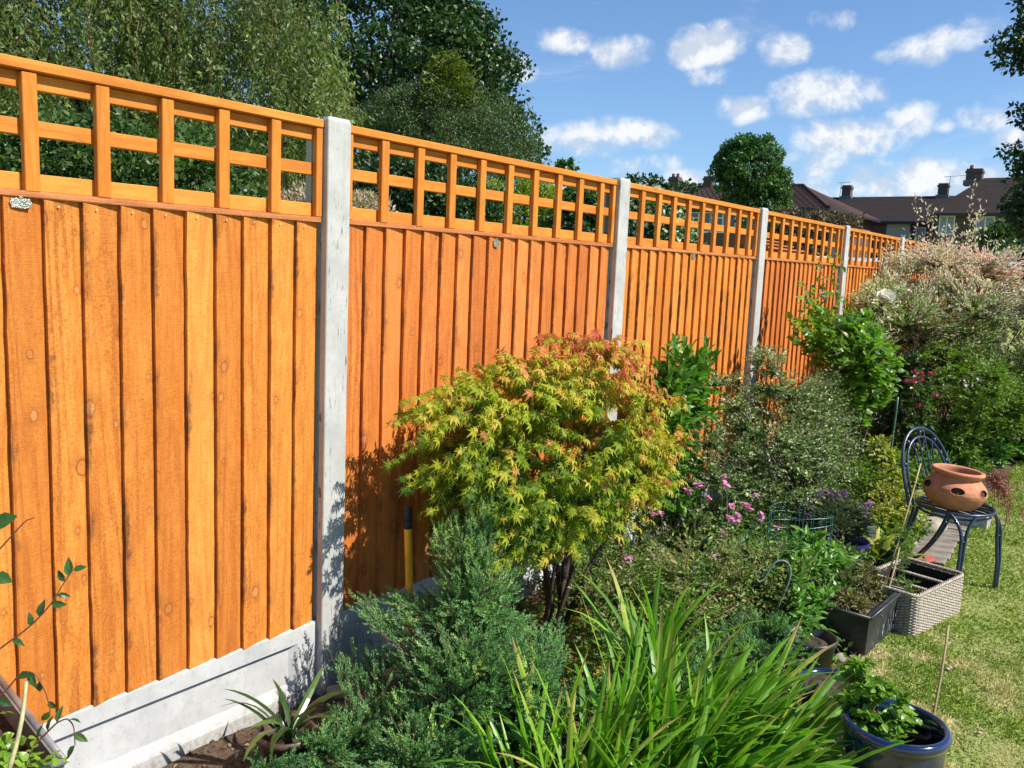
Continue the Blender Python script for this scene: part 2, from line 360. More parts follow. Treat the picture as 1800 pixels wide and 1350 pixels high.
def post_mesh():
    xs = [0, -.028, -.034, -.078, -.084, -.112]; hw = PW/2; sw = hw-.022
    ring = [(0, -hw+.003), (0, hw-.003), (-.003, hw), (-.028, hw), (-.034, sw), (-.078, sw), (-.084, hw), (-.112, hw), (-.112, -hw), (-.084, -hw), (-.078, -sw), (-.034, -sw), (-.028, -hw), (-.003, -hw)]
    n = len(ring); V = []; zs = [-.4, .5, 1.2, ZP-.012, ZP]
    for k, z in enumerate(zs):
        for (x, y) in ring:
            f = .90 if k == 4 else 1.0
            V.append((-.056+(x+.056)*f, y*f, z+(RNG.normal()*.0015 if k == 4 else 0)))
    F = [np.array([[k*n+i, k*n+(i+1) % n, (k+1)*n+(i+1) % n, (k+1)*n+i] for k in range(len(zs)-1) for i in range(n)])]
    b = 4*n
    F.append(np.array([[b+0, b+1, b+2, b+13], [b+13, b+2, b+3, b+12], [b+12, b+3, b+4, b+11], [b+11, b+4, b+5, b+10], [b+10, b+5, b+6, b+9], [b+9, b+6, b+7, b+8]]))
    return raw_mesh('concrete_post', np.array(V), F)
pm = post_mesh()
plabel = ['tall pale grey concrete post nearest the camera, dappled by leaf shadow at its foot',
          'second nearest grey concrete post, rising right behind the orange and green maple',
          'grey concrete post behind the small-leaved variegated shrub, third along the fence',
          'grey concrete post beside the white rose, fourth along the fence',
          'grey concrete post half hidden by the pink dappled willow, fifth along the fence',
          'grey concrete post top just past the dappled willow tips, sixth along the fence',
          'far grey concrete post, seventh along the fence', 'farthest grey concrete post at the end of the fence',
          'grey concrete post at the near end of the fence']
for k in list(range(8))+[-1]:
    o = link('concrete_post', pm, POSTM, None, (0, Y1+PW/2+SP*k, 0)); tag(o, plabel[k], 'post', 'concrete posts of the fence')
# featheredge boards: eight shared shapes, thick edge on the near side
def board_mesh(seed, H):
    r = np.random.default_rng(seed); nz = 26; V = []
    zs = np.linspace(0, H, nz); j = r.normal(size=(nz, 2))*[.0006, .0011]; ph = r.uniform(0, 6, 2)
    for i, z in enumerate(zs):
        e = .0006*math.sin(z*3.1+ph[0])+j[i, 1]*.55; q = .0006*math.sin(z*2.3+ph[1])+j[i, 0]*.6
        V += [(.000+q, e, z), (-.0050+q*.5, .045, z), (-.0165, .118, z), (-.0195, .118, z), (-.0180, e+.001, z)]
    n = 5
    F = [np.array([[k*n+i, k*n+(i+1) % n, (k+1)*n+(i+1) % n, (k+1)*n+i] for k in range(nz-1) for i in range(n)]),
         np.array([[4, 3, 2, 1, 0], [(nz-1)*n+i for i in range(5)]])]
    return raw_mesh('board', np.array(V), F)
HB = ZT-.012-ZG
bms = [board_mesh(100+i, HB) for i in range(8)]
bms_r = [board_mesh(200+i, HB) for i in range(8)]
for b_ in bms: b_.materials.append(BOARD)
for b_ in bms_r: b_.materials.append(BOARD_R)
flabel = ['bright orange feather-edge fence panel with a shiny metal plaque, left of the nearest concrete post',
          'reddish orange feather-edge fence panel behind the Japanese maple, between the two nearest posts',
          'orange feather-edge fence panel above the laurel shoots, third along the fence',
          'orange feather-edge fence panel behind the rose buds, fourth along the fence',
          'orange feather-edge fence panel behind the pink dappled willow, fifth along the fence',
          'orange fence panel hidden behind the dappled willow, sixth along the fence', 'orange fence panel near the far end of the fence, seventh along', 'orange fence panel at the far end of the fence, last of all']
tl = ['orange square trellis on the nearest fence panel, tall green hedge behind it',
      'orange square trellis between the two nearest posts, dark trees behind it',
      'orange square trellis with the black shed roof showing through it',
      'orange square trellis with the corrugated lean-to roof showing through it',
      'orange square trellis partly covered by pink willow tips, fifth along the fence',
      'far orange trellis above the dappled willow, sixth along the fence', 'orange trellis near the far end of the fence, seventh along', 'farthest orange trellis at the end of the fence']
gl = ['pale concrete gravel board with sunlit recessed face under the nearest fence panel', 'concrete gravel board behind the juniper and maple trunks',
      'concrete gravel board behind the pink columbines, third along the fence', 'concrete gravel board fourth along the fence', 'concrete gravel board fifth along the fence',
      'concrete gravel board sixth along the fence', 'concrete gravel board seventh along the fence', 'concrete gravel board last along the fence']
vbm = MB().box(-.020, 0, -.0185, .0185, 0, ZC-.03-ZT, .0018).mesh('batten'); vbm.materials.append(TREL)
hl = SP-PW-.006
def rail_mesh(h, t_, c=.0018, n='rail'):
    m = MB().box(-t_, 0, -hl/2, hl/2, 0, h, c).mesh(n); m.materials.append(TRELH); return m
r_bot, r_mid, r_top = rail_mesh(.044, .020), rail_mesh(.040, .020), rail_mesh(.040, .020)
cap_m = MB().box(-.058, .0, -hl/2, hl/2, 0, .028, .003).mesh('cap'); cap_m.materials.append(TRELH)
strip_m = MB().box(-.045, .0, -hl/2, hl/2, 0, .017, .002, jit=.0008).mesh('capping_strip'); strip_m.materials.append(CAPW)
plaque_m = simple('stamped_metal', (.55, .52, .42), .28, .9, bump=1.0, bscale=160)
def gravel_mesh():
    L = hl/2+.005; x0, xr = 0, -.016; t0, b0, e = .262, .045, .085; t1, b1, e1 = .258, .085, .115
    top = ZG; bot = -.05
    O = [(x0, -L, bot), (x0, L, bot), (x0, L, top-.004), (x0, -L, top-.004)]
    I = [(x0, -L+e, b0), (x0, L-e, b0), (x0, L-e, t0-.035), (x0, -L+e, t0-.035)]
    R_ = [(xr, -L+e1, b1), (xr, L-e1, b1), (xr, L-e1, t1-.040), (xr, -L+e1, t1-.040)]
    K = [(-.004, L, top), (-.004, -L, top), (-.05, L, top), (-.05, -L, top), (-.05, L, bot), (-.05, -L, bot)]
    V = O+I+R_+K
    F = [(0, 1, 5, 4), (1, 2, 6, 5), (2, 3, 7, 6), (3, 0, 4, 7), (4, 5, 9, 8), (5, 6, 10, 9), (6, 7, 11, 10), (7, 4, 8, 11), (8, 9, 10, 11),
         (3, 2, 12, 13), (13, 12, 14, 15), (14, 16, 17, 15), (2, 1, 16, 14), (0, 3, 15, 17)]
    return raw_mesh('gravel_board', np.array(V), [np.array(F)])
gm = gravel_mesh()
for k in range(-1, 7):
    i = k+1; ya = Y1+PW+SP*k; yb = ya+SP-PW; yc = (ya+yb)/2
    go = link('gravel_board', gm, GRAVM, None, (-.028, yc, 0)); tag(go, gl[i], 'gravel board', 'concrete gravel boards under the fence panels')
    fp = thing('fence_panel', flabel[i], 'fence panel', (-.026, ya, ZG), 'feather-edge fence panels')
    nb = 18; st = (yb-ya-.006-.004)/nb
    for b in range(nb):
        mesh = (bms if i in (0, 2, 4) else bms_r)[int(RNG.integers(8))]
        last = b == nb-1
        o = link('board', mesh, None, fp, (.0 if not last else -.001, .003+b*st+RNG.normal()*.0022, RNG.uniform(-.004, .002)))
        if last: o.scale = (1, .86, 1)
    link('capping_strip', strip_m, None, fp, (.0035, (yb-ya)/2, ZT-.017-ZG))
    if i < 4:
        sp_ = MB(); ns = 46; ys = .003+RNG.integers(1, 18, ns)*st+RNG.normal(size=ns)*.0012; zs_ = RNG.uniform(.04, HB-.03, ns); L__ = RNG.uniform(.006, .024, ns); a__ = RNG.uniform(-2.6, -.5, ns)
        A = np.stack([np.full(ns, .0004), ys, zs_], -1); dv__ = np.stack([RNG.uniform(.0, .5, ns), np.cos(a__)*.6, -np.sin(a__)*RNG.choice([-1, 1], ns)], -1); B__ = A+dv__*L__[:, None]*.55+[.001, 0, 0]; C__ = A+dv__*L__[:, None]*[[.7, .5, 1]]
        sp_.tubes(bez(A, B__, C__, 4), np.array([.0006, .0006, .0004, .0002]), 3); tag(sp_.obj('splinter', CAPW, fp), kind='stuff')
    bk = MB(); bk.box(-.05, -.016, .003, yb-ya-.003, .25, .29); bk.box(-.05, -.016, .003, yb-ya-.003, 1.1, 1.14); bk.obj('back_rail', CAPW, fp)
    if i <= 2:
        yp = {0: GX(36, 357, -.026)[1], 1: GX(872, 428, -.026)[1], 2: GX(1219, 450, -.026)[1]}[i]
        zp = {0: GX(36, 357, -.026)[2], 1: GX(872, 428, -.026)[2], 2: GX(1219, 450, -.026)[2]}[i]
        pq = MB(); w_, h_ = (.026, .013) if i == 0 else (.019, .016)
        ang = np.linspace(0, 2*math.pi, 17)[:-1]; rr = 1+.06*np.cos(8*ang)
        sq = lambda a: np.sign(a)*np.abs(a)**.45
        ring = np.stack([np.zeros(16), sq(np.cos(ang))*w_*rr, sq(np.sin(ang))*h_*rr], -1)
        V = np.concatenate([ring, ring*[1, .96, .94]+[.0018, 0, 0]])
        pq.add(V, [np.array([[a, (a+1) % 16, 16+(a+1) % 16, 16+a] for a in range(16)]), np.array([list(range(16, 32))])])
        for q_ in range(3): pq.box(.0018, .0028, -w_*.6, w_*.6, -h_*.5+q_*h_*.42, -h_*.4+q_*h_*.42)
        pq.box(.0, .003, -.004, .004, h_*.9, h_*1.35)
        pq.obj('plaque', plaque_m, fp, (.0015, yp-ya, zp-ZG))
    if i == 0:
        nm = simple('bright_nail', (.75, .68, .5), .4, .3)
        for b in range(8, 18):
            MB().lathe([(.0001, .0016), (.0022, .0012), (.0027, 0)], 8).obj('nail', nm, fp, (.0012, .003+b*st+.035, HB-.022)).rotation_euler = (0, math.pi/2, 0)
    tp = thing('trellis_panel', tl[i], 'trellis', (-.022, yc, ZT), 'square trellis panels on the fence')
    for b in range(11):
        yv = -SP/2+.135*SP+.0975*SP*(b-1)+.0185-PW/2+.012
        if b == 0: continue
        if i == 0: yv -= .060
        if yv > hl/2-.03: continue
        bo = link('batten', vbm, None, tp, (RNG.uniform(-.0008, .0008), yv+RNG.normal()*.0018, RNG.uniform(-.002, .001))); bo.rotation_euler = (RNG.normal()*.005, 0, RNG.normal()*.01)
    e1 = link('batten', vbm, None, tp, (0.0, hl/2-.014, 0)); e1.scale = (1, .72, 1)
    e2 = link('batten', vbm, None, tp, (0.0, -hl/2+.014, 0)); e2.scale = (1, .72, 1)
    link('rail', r_bot, None, tp, (-.0205, 0, 0.0005)); link('rail', r_mid, None, tp, (-.0205, 0, .137)); link('rail', r_top, None, tp, (-.0205, 0, ZC-.029-.040-ZT))
    link('cap', cap_m, None, tp, (.004, 0, ZC-.028-ZT))

# ---------------------------------------------------------------- houses beyond the gardens
def brick_mat(name, a, b, mortar=(.22, .20, .18)):
    m, t = base_mat(name); co = t.n('ShaderNodeTexCoord').outputs['Object']
    v = t.n('ShaderNodeCombineXYZ', {0: t.m('ADD', t.n('ShaderNodeSeparateXYZ', {0: co}).outputs[0], t.n('ShaderNodeSeparateXYZ', {0: co}).outputs[1]), 1: t.n('ShaderNodeSeparateXYZ', {0: co}).outputs[2]}).outputs[0]
    br = t.n('ShaderNodeTexBrick', {'Vector': v, 'Color1': (*a, 1), 'Color2': (*b, 1), 'Mortar': (*mortar, 1), 'Scale': 1.0, 'Mortar Size': .008, 'Brick Width': .225, 'Row Height': .075})
    c = t.mixc(t.smooth(t.noise(co, 1.2, 5), .35, .7, 0, .4), br.outputs[0], (a[0]*.5, a[1]*.5, a[2]*.5, 1))
    p = t.n('ShaderNodeBsdfPrincipled', {'Base Color': c, 'Roughness': .9, 'Specular IOR Level': .2}); t.n('ShaderNodeOutputMaterial', {0: p}); return m
def tile_mat(name, a, b):
    m, t = base_mat(name); co = t.n('ShaderNodeTexCoord').outputs['Object']; s = t.n('ShaderNodeSeparateXYZ', {0: co})
    n = t.noise(co, 2.5, 6, .7); f = t.noise(co, 30, 3)
    c = t.mixc(t.smooth(n, .3, .7), (*a, 1), (*b, 1))
    row = t.m('FRACT', t.m('MULTIPLY', s.outputs[2], 5.2))
    c = t.mixc(t.smooth(row, .0, .2, .55, 0), c, (a[0]*.35, a[1]*.35, a[2]*.35, 1)); c = t.mixc(t.smooth(f, .5, .8, 0, .3), c, (b[0]*1.3, b[1]*1.3, b[2]*1.3, 1))
    p = t.n('ShaderNodeBsdfPrincipled', {'Base Color': c, 'Roughness': .85, 'Specular IOR Level': .25}); t.n('ShaderNodeOutputMaterial', {0: p}); return m
BRK = brick_mat('dull_red_brick', (.16, .075, .05), (.12, .06, .045)); BRK2 = brick_mat('brown_brick', (.10, .065, .05), (.075, .05, .04))
TILE = tile_mat('red_brown_tiles', (.062, .038, .034), (.095, .054, .046)); TILE2 = tile_mat('dark_brown_tiles', (.034, .024, .021), (.052, .036, .031))
WHITE = simple('white_paint', (.75, .76, .76), .5, namt=.08); GLASS = simple('window_glass', (.035, .045, .055), .08, spec=.8, namt=.3, nscale=3, bump=0)
CURT = simple('net_curtain', (.30, .34, .37), .6, namt=.3, nscale=8); CREAM = simple('cream_render', (.50, .49, .42), .9, namt=.06, nscale=4)
LEAD = simple('lead_flashing', (.13, .135, .14), .6); GUT = simple('dark_gutter', (.03, .03, .032), .5)
def roof_prism(V, faces, name, mat, parent, loc=(0, 0, 0)):
    m = MB(); m.add(np.array(V, float), [np.array([f]) for f in faces]); return m.obj(name, mat, parent, loc)
def tiled_slope(parent, p00, p10, p11, p01, rows, mat, thick=.035, ribs=0):
    """overlapping courses of tiles laid up a slope: each course is a strip, its lower edge proud of the one below"""
    p00, p10, p11, p01 = [np.array(q, float) for q in (p00, p10, p11, p01)]
    nrm = np.cross(p10-p00, p01-p00); nrm /= np.linalg.norm(nrm)
    if nrm[2] < 0: nrm = -nrm
    m = MB()
    for k in range(rows):
        a, b = k/rows, (k+1)/rows
        l0, l1, u0, u1 = p00+(p01-p00)*a, p10+(p11-p10)*a, p00+(p01-p00)*b, p10+(p11-p10)*b
        m.add([l0+nrm*thick, l1+nrm*thick, u1+nrm*.004, u0+nrm*.004, l0, l1], [np.array([[0, 1, 2, 3], [4, 5, 1, 0]])])
        if ribs:
            n_ = max(2, int(np.linalg.norm(l1-l0)/ribs)); 
            for q in range(n_+1):
                t_ = q/n_; A = l0+(l1-l0)*t_; B = u0+(u1-u0)*t_; w_ = (l1-l0)/np.linalg.norm(l1-l0)*ribs*.22
                m.add([A-w_+nrm*thick, A+w_+nrm*thick, B+w_+nrm*.006, B-w_+nrm*.006, A+nrm*(thick+.035), B+nrm*.045], [np.array([[0, 4, 5, 3], [4, 1, 2, 5]])])
    o = m.obj('tile_course', mat, parent); tag(o, kind='stuff'); return o
def window(parent, x, y, z, w_, h_, n=2, glass=GLASS, trans=None):
    f = MB(); fr = .06; f.box(x, x+w_, y-.05, y, z, z+fr); f.box(x, x+w_, y-.05, y, z+h_-fr, z+h_)
    f.box(x, x+fr, y-.05, y, z+fr, z+h_-fr); f.box(x+w_-fr, x+w_, y-.05, y, z+fr, z+h_-fr)
    for k in range(1, n): xx = x+w_*k/n; f.box(xx-fr*.6, xx+fr*.6, y-.055, y, z+fr, z+h_-fr)
    if trans: f.box(x+fr, x+w_/n-fr*.6, y-.055, y, z+h_*.68, z+h_*.68+fr)
    f.box(x-.04, x+w_+.04, y-.10, y, z-.05, z)
    o = f.obj('window', WHITE, parent)
    for k in range(n):
        MB().box(x+fr+(w_/n)*k*1.0, x+(w_/n)*(k+1)-fr*.6, y-.022, y-.012, z+fr, z+h_-fr).obj('pane', glass if not isinstance(glass, list) else glass[k % len(glass)], o)
    return o
def chimney(parent, x, y, z0, z1, w_=.7, d_=.55, mat=BRK2, pots=2):
    m = MB(); m.box(x-w_/2, x+w_/2, y-d_/2, y+d_/2, z0, z1-.25); m.box(x-w_/2-.05, x+w_/2+.05, y-d_/2-.05, y+d_/2+.05, z1-.25, z1-.12); m.box(x-w_/2, x+w_/2, y-d_/2, y+d_/2, z1-.12, z1)
    o = m.obj('chimney', mat, parent)
    for k in range(pots): MB().lathe([(.0, 0), (.10, 0), (.11, .04), (.09, .18), (.11, .22), (.08, .22), (.08, .05)], 10).obj('chimney_pot', BRK, o, (x-w_/4+k*w_/2, y, z1))
    MB().box(x-w_/2-.10, x+w_/2+.10, y-d_/2-.10, y+d_/2+.1, z0-.02, z0+.28).obj('flashing', LEAD, o)
    return o
def antenna(parent, x, y, z0, h=1.6, L=1.1, ang=.3):
    m = MB(); m.tubes([(x, y, z0), (x+.05, y, z0+h)], .018, 5); d = np.array([math.cos(ang), math.sin(ang)*.3, .05])
    a = np.array([x+.05, y, z0+h]); m.tubes([a-d*L*.3, a+d*L*.7], .014, 4)
    for k in range(6): c_ = a+d*L*(-.25+k*.18); m.tubes([c_+[0, -.25, 0], c_+[0, .25, 0]], .008, 3)
    m.obj('aerial', LEAD, parent)
# hipped brick house
h1 = thing('brick_house', 'brick house with a hipped pantile roof, left of the long terrace, behind the round tree', 'house', (-12.7, 46.5, 0))
def L1(x, y, z): return (x+12.7, y-46.5, z)
m = MB(); m.box(-10.6, 0, 0, 9, 0, 5.25); m.obj('wall', BRK, h1)
EA, RZ = 5.22, 6.86
r0, r1 = (-11, 4.5, RZ), (-2.75, 4.5, RZ); e0, e1, e2, e3 = (-11, -.35, EA), (.35, -.35, EA), (.35, 9.35, EA), (-11, 9.35, EA)
tiled_slope(h1, e0, e1, r1, r0, 26, TILE, .03, .33)
tiled_slope(h1, e1, e2, r1, r1, 26, TILE, .03, .33)
roof_prism([e0, e1, e2, e3, r0, r1], [(3, 2, 5, 4), (0, 3, 4), (0, 1, 2, 3), (0, 1, 5, 4), (1, 2, 5)], 'roof', TILE, h1, (0, 0, -.01))
hp = MB(); hp.tubes([e1+np.array([0, 0, .05]), r1+np.array([0, 0, .05])], .09, 6); hp.tubes([r0+np.array([0, 0, .05]), r1+np.array([0, 0, .05])], .09, 6); hp.obj('hip_tile', TILE, h1)
gt = MB(); gt.box(-11, .4, -.45, -.34, EA-.12, EA); gt.box(.34, .45, -.34, 9.3, EA-.12, EA); gt.obj('gutter', GUT, h1)
for (px, wd) in ((1190, .9), (1229, 1.5), (1272, 1.5), (1425, .95)):
    x = GY(px, 380, 46.5)[0]+12.7; window(h1, x-wd/2, -.005, 3.95 if px < 1400 else 4.1, wd, 1.1 if px < 1400 else .95, 2, trans=True)
c_ = GY(1187, 320, 51); chimney(h1, c_[0]+12.7, 4.5, 6.6, 7.55, .62, .6, BRK2)
c_ = GY(1245, 320, 51); chimney(h1, c_[0]+12.7, 4.7, 6.6, 7.55, .55, .6, BRK2, 0)
# long terrace
h2 = thing('terraced_house', 'long low terrace with a plain dark brown roof, cream end bay and two chimneys', 'house', (-15.5, 59.5, 0))
EB, RB = 5.4, 7.5
MB().box(-4.2, 5.9, 0, 12, 0, EB-.02).obj('wall', BRK, h2)
tiled_slope(h2, (-4.2, -.3, EB), (5.9, -.3, EB), (5.9, 6, RB), (-4.2, 6, RB), 40, TILE2, .02)
roof_prism([(-4.2, -.3, EB-.02), (5.9, -.3, EB-.02), (5.9, 12.3, EB-.02), (-4.2, 12.3, EB-.02), (-4.2, 6, RB-.02), (5.9, 6, RB-.02)], [(0, 1, 5, 4), (2, 3, 4, 5), (0, 4, 3), (1, 2, 5), (0, 1, 2, 3)], 'roof', TILE2, h2)
MB().box(-4.2, 5.9, -.42, -.31, EB-.14, EB-.01).obj('gutter', GUT, h2)
xa = GY(1559, 400, 59.5)[0]+15.5; xb = GY(1600, 400, 59.5)[0]+15.5; xc = GY(1624, 400, 59.5)[0]+15.5
MB().box(xa, xb, -.04, 0, 0, EB-.15).obj('rendered_bay', CREAM, h2)
MB().box(xb, xc, -.03, 0, 2.6, EB-.15).obj('dark_panel', GUT, h2)
window(h2, GY(1493, 400, 59.5)[0]+15.5, -.005, 4.0, .95, 1.15, 2, [CURT, GLASS]); window(h2, xb+.35, -.04, 3.95, .6, 1.1, 1, CURT)
for px in (1489, 1658): c_ = GY(px, 340, 65.3); chimney(h2, c_[0]+15.5, 5.8, 7.25, 8.3, .6, .55, BRK2, 0)
c_ = GY(1478, 330, 65.3); antenna(h2, c_[0]+15.5, 5.7, 7.5, 1.0, .9, .2); c_ = GY(1668, 330, 65.3); antenna(h2, c_[0]+15.5, 5.7, 7.5, 1.25, 1.3, .1)
# taller block on the right
h3 = thing('terraced_house', 'taller brown brick house on the right with a big chimney and three white windows', 'house', (-8.9, 53, 0))
MB().box(.25, 12, 0, 12, 0, 5.4).obj('wall', BRK2, h3)
f0, f1, s0, s1 = (-.1, -.35, 5.42), (12, -.35, 5.42), (1.45, 6, 7.92), (12, 6, 7.92)
tiled_slope(h3, f0, f1, s1, s0, 42, TILE2, .02)
roof_prism([f0, f1, s1, s0, (-.1, 12.3, 5.42), (12, 12.3, 5.42)], [(0, 1, 2, 3), (0, 3, 4), (3, 2, 5, 4), (0, 1, 5, 4), (1, 2, 5)], 'roof', TILE2, h3, (0, 0, -.01))
MB().box(-.1, 12, -.46, -.36, 5.28, 5.41).obj('gutter', GUT, h3)
for a_, b_, z0 in ((1651, 1679, 4.3), (1716, 1749, 4.25), (1783, 1813, 4.2)):
    xa = GY(a_, 390, 53)[0]+8.9; xb = GY(b_, 390, 53)[0]+8.9; window(h3, xa, -.005, z0, xb-xa, 1.02, 2, CURT if a_ < 1780 else [CURT, GLASS])
c_ = GY(1714, 310, 59); chimney(h3, c_[0]+8.9, 5.9, 7.5, 8.45, .85, .6, BRK2, 1)
# sheds behind the fence
FELT = simple('black_roofing_felt', (.030, .033, .038), .9, nscale=12, namt=.4); SHEDW = wood_mat('shed_orange_wood', (.50, .17, .05), (.42, .13, .035), (.2, .06, .02), 0, hor=True)
sh = thing('garden_shed', 'black felt roofed shed seen through the third trellis', 'shed', (-3.0, 9.4, 0))
MB().box(-1.5, 0, -.2, 2.6, 0, 1.8).obj('wall', FELT, sh)
roof_prism([(.12, -.35, 1.84), (.12, 2.75, 1.84), (-.75, 2.75, 2.17), (-.75, -.35, 2.17), (-1.62, -.35, 1.84), (-1.62, 2.75, 1.84)], [(0, 1, 2, 3), (3, 2, 5, 4), (0, 3, 4), (1, 2, 5), (0, 1, 5, 4)], 'roof', FELT, sh)
for k in range(4): MB().box(.0, .05, 0, 3.1, .01, .05, R=Matrix.Rotation(0, 3, 'X')).obj('batten', FELT, sh, (.12-.22*k, -.35, 1.84+.083*k))
s2 = thing('garden_shed', 'small orange wooden shed roof corner beside the black shed', 'shed', (-2.6, 14.5, 0))
MB().box(-1.2, 0, 0, 1.5, 0, 1.75).obj('wall', SHEDW, s2)
for k in range(6): MB().box(-.26, .0, -.15, 1.65, 0, .025, .003, R=Matrix.Rotation(-.35, 3, 'Y')).obj('roof_board', SHEDW, s2, (.0-.2*k+.02, .0, 1.79+.075*k))
CORR = simple('clear_corrugated_sheet', (.42, .46, .48), .3, spec=.6, nscale=8)
lt = thing('lean_to', 'dark lean-to shelter with pale corrugated roof edges behind the fourth trellis', 'shelter', (-2.2, 17.5, 0))
for zz, yy in ((1.98, 1.6), (1.72, 0)):
    xs = np.linspace(-3.2, 2.0, 120); zc = np.sin(xs*2*math.pi/.085)*.018
    V = np.concatenate([np.stack([xs, np.full(120, yy), zc+zz], -1), np.stack([xs, np.full(120, yy+1.5), zc+zz+.12], -1), np.stack([xs, np.full(120, yy), zc+zz-.006], -1)])
    i = np.arange(119); MB().add(V, [np.stack([i, i+1, i+121, i+120], -1), np.stack([i, i+1, i+241, i+240], -1)]).obj('corrugated_sheet', CORR, lt)
    MB().box(-3.2, 2.0, yy+.04, yy+.09, zz-.14, zz-.03).obj('fascia', GUT, lt)
MB().box(-3.1, 1.9, 1.9, 2.0, 0, 1.9).obj('back_wall', GUT, lt)
for x in (-3.1, -.6, 1.85): MB().box(x-.04, x+.04, .03, .11, 0, 1.62).obj('upright', GUT, lt)

# ---------------------------------------------------------------- leaves
def basis(d, n):
    d = d/(np.linalg.norm(d, axis=-1, keepdims=True)+1e-9)
    z = n-(n*d).sum(-1, keepdims=True)*d; z = z/(np.linalg.norm(z, axis=-1, keepdims=True)+1e-9)
    y = np.cross(z, d); return np.stack([d, y, z], -1)
LEAF2 = (np.array([[0, 0, 0], [.45, .5, .05], [1, 0, 0], [.45, -.5, .05]]), [np.array([[0, 3, 2, 1]])])
LEAF4 = (np.array([[0, 0, 0], [.42, .5, .06], [1, 0, -.10], [.42, -.5, .06], [.45, 0, -.03]]), [np.array([[0, 4, 1], [0, 3, 4], [1, 4, 2], [4, 3, 2]])])
def ovate(w=1.0, droop=.15, fold=.10):
    V = [[0, 0, 0], [.28, .42*w, fold-.02], [.28, 0, 0], [.28, -.42*w, fold-.02], [.6, .40*w, fold-droop*.4], [.6, 0, -droop*.4], [.6, -.40*w, fold-droop*.4], [1, 0, -droop], [.86, .16*w, -droop*.75], [.86, -.16*w, -droop*.75]]
    F = [np.array([[0, 2, 1], [0, 3, 2], [5, 8, 4], [5, 7, 8], [5, 9, 7], [5, 6, 9]]), np.array([[1, 2, 5, 4], [2, 3, 6, 5]])]
    return np.array(V), F
OV = ovate()
def palmate(lobes=7, droop=.42):
    angs = np.radians(np.linspace(-128, 128, lobes)); rad = .42+.58*np.cos(angs*.62)**1.5; V = []; F = []
    for i, (a, r) in enumerate(zip(angs, rad)):
        w = .30; b = len(V)
        for (rr, aa, z) in ((0, 0, 0), (r*.46, a-w*(.7+.3/r), .015), (r, a+.05*(-1)**i, -droop*r*r*.6), (r*.46, a+w*(.7+.3/r), .015)): V.append([rr*math.cos(aa)*.70+.02, rr*math.sin(aa)*.66, z])
        F.append([b, b+1, b+2, b+3])
    return np.array(V)*[1.05, 1.05, 1], [np.array(F)]
MAPLE = palmate()
def sprig(seed, n=12, ang=.62, L=.40):
    r = np.random.default_rng(seed); V = []; F = []
    def shoot(a, d, l, w_):
        d = d/np.linalg.norm(d); u = np.cross(d, r.normal(size=3)); u /= np.linalg.norm(u); v = np.cross(d, u); k = len(V)
        V.extend([a, a+d*l*.45+u*w_+v*w_*.4, a+d*l, a+d*l*.45-u*w_+v*w_*.4]); F.append([k, k+1, k+2, k+3])
    shoot(np.zeros(3), np.array([1., 0, 0]), 1.0, .035)
    for k in range(n):
        x = .10+.84*k/n; ph = k*2.4+r.uniform(-.4, .4); shoot(np.array([x, 0, 0]), np.array([math.cos(ang), math.sin(ang)*math.cos(ph), math.sin(ang)*math.sin(ph)]), L*(1-.55*x)*r.uniform(.7, 1.15), .048)
    return np.array(V), [np.array(F)]
def scatter(name, tmpl, P, R, S, tone, mat, parent=None, base=(0, 0, 0), kind='stuff'):
    T, F = tmpl; n = len(P); S = np.asarray(S)
    if S.ndim == 1: S = np.stack([S, S, S], -1)
    V = np.einsum('nij,nvj->nvi', R, T[None]*S[:, None, :])+(P-np.asarray(base))[:, None, :]
    off = (np.arange(n)*len(T))[:, None, None]
    Fs = [(f[None]+off).reshape(-1, f.shape[1]) for f in F]
    o = link(name, raw_mesh(name, V.reshape(-1, 3), Fs, np.repeat(tone, len(T))), mat, parent)
    if kind: o['kind'] = kind
    return o
def emit(root, tmpl, ins, mat, n_ind=0, name='leaf', mass='foliage', variants=9, seed=0):
    P, R, S, tone = ins; base = np.array(root.location) if root is not None else np.zeros(3); S = np.asarray(S)
    if S.ndim == 1: S = np.stack([S, S, S], -1)
    n = len(P); idx = np.arange(n); pick = np.zeros(n, bool)
    if n_ind:
        cen = P.mean(0); v = CAM-P; dist = np.linalg.norm(v, axis=1); vd = v/dist[:, None]
        fac = np.abs((R[:, :, 2]*vd).sum(1)); out = ((P-cen)*vd).sum(1); out = out/(np.abs(out).max()+1e-6)
        q = CAM-P; rel = P-CAM; z = rel@FW; px = 900+FPX*(rel@RT)/z; py = 675-FPX*(rel@UP)/z
        vis = (px > -20) & (px < 1820) & (py > -20) & (py < 1370)
        score = S[:, 0]*(.35+fac)/dist*(1+1.1*out)*np.where(vis, 1, .05); pick[np.argsort(-score)[:n_ind]] = True
        vs = []
        for k in range(variants):
            V = tmpl[0]*1.0
            rr = np.random.default_rng(seed*50+k); V = V+np.stack([0*V[:, 0], V[:, 0]**2*rr.normal()*.06, V[:, 0]**2*rr.normal()*.10], -1)
            me = raw_mesh(name, V, tmpl[1], np.full(len(V), (k+.5)/variants)); me.materials.append(mat); vs.append(me)
        for i in idx[pick]:
            mw = np.eye(4); mw[:3, :3] = R[i]*S[i][None]; mw[:3, 3] = P[i]-base
            k = int(np.clip(tone[i]*variants, 0, variants-1)); link(name, vs[k], None, root, mw=Matrix(mw.tolist()))
    if (~pick).sum() > 0: scatter(mass, tmpl, P[~pick], R[~pick], S[~pick], tone[~pick], mat, root, base)
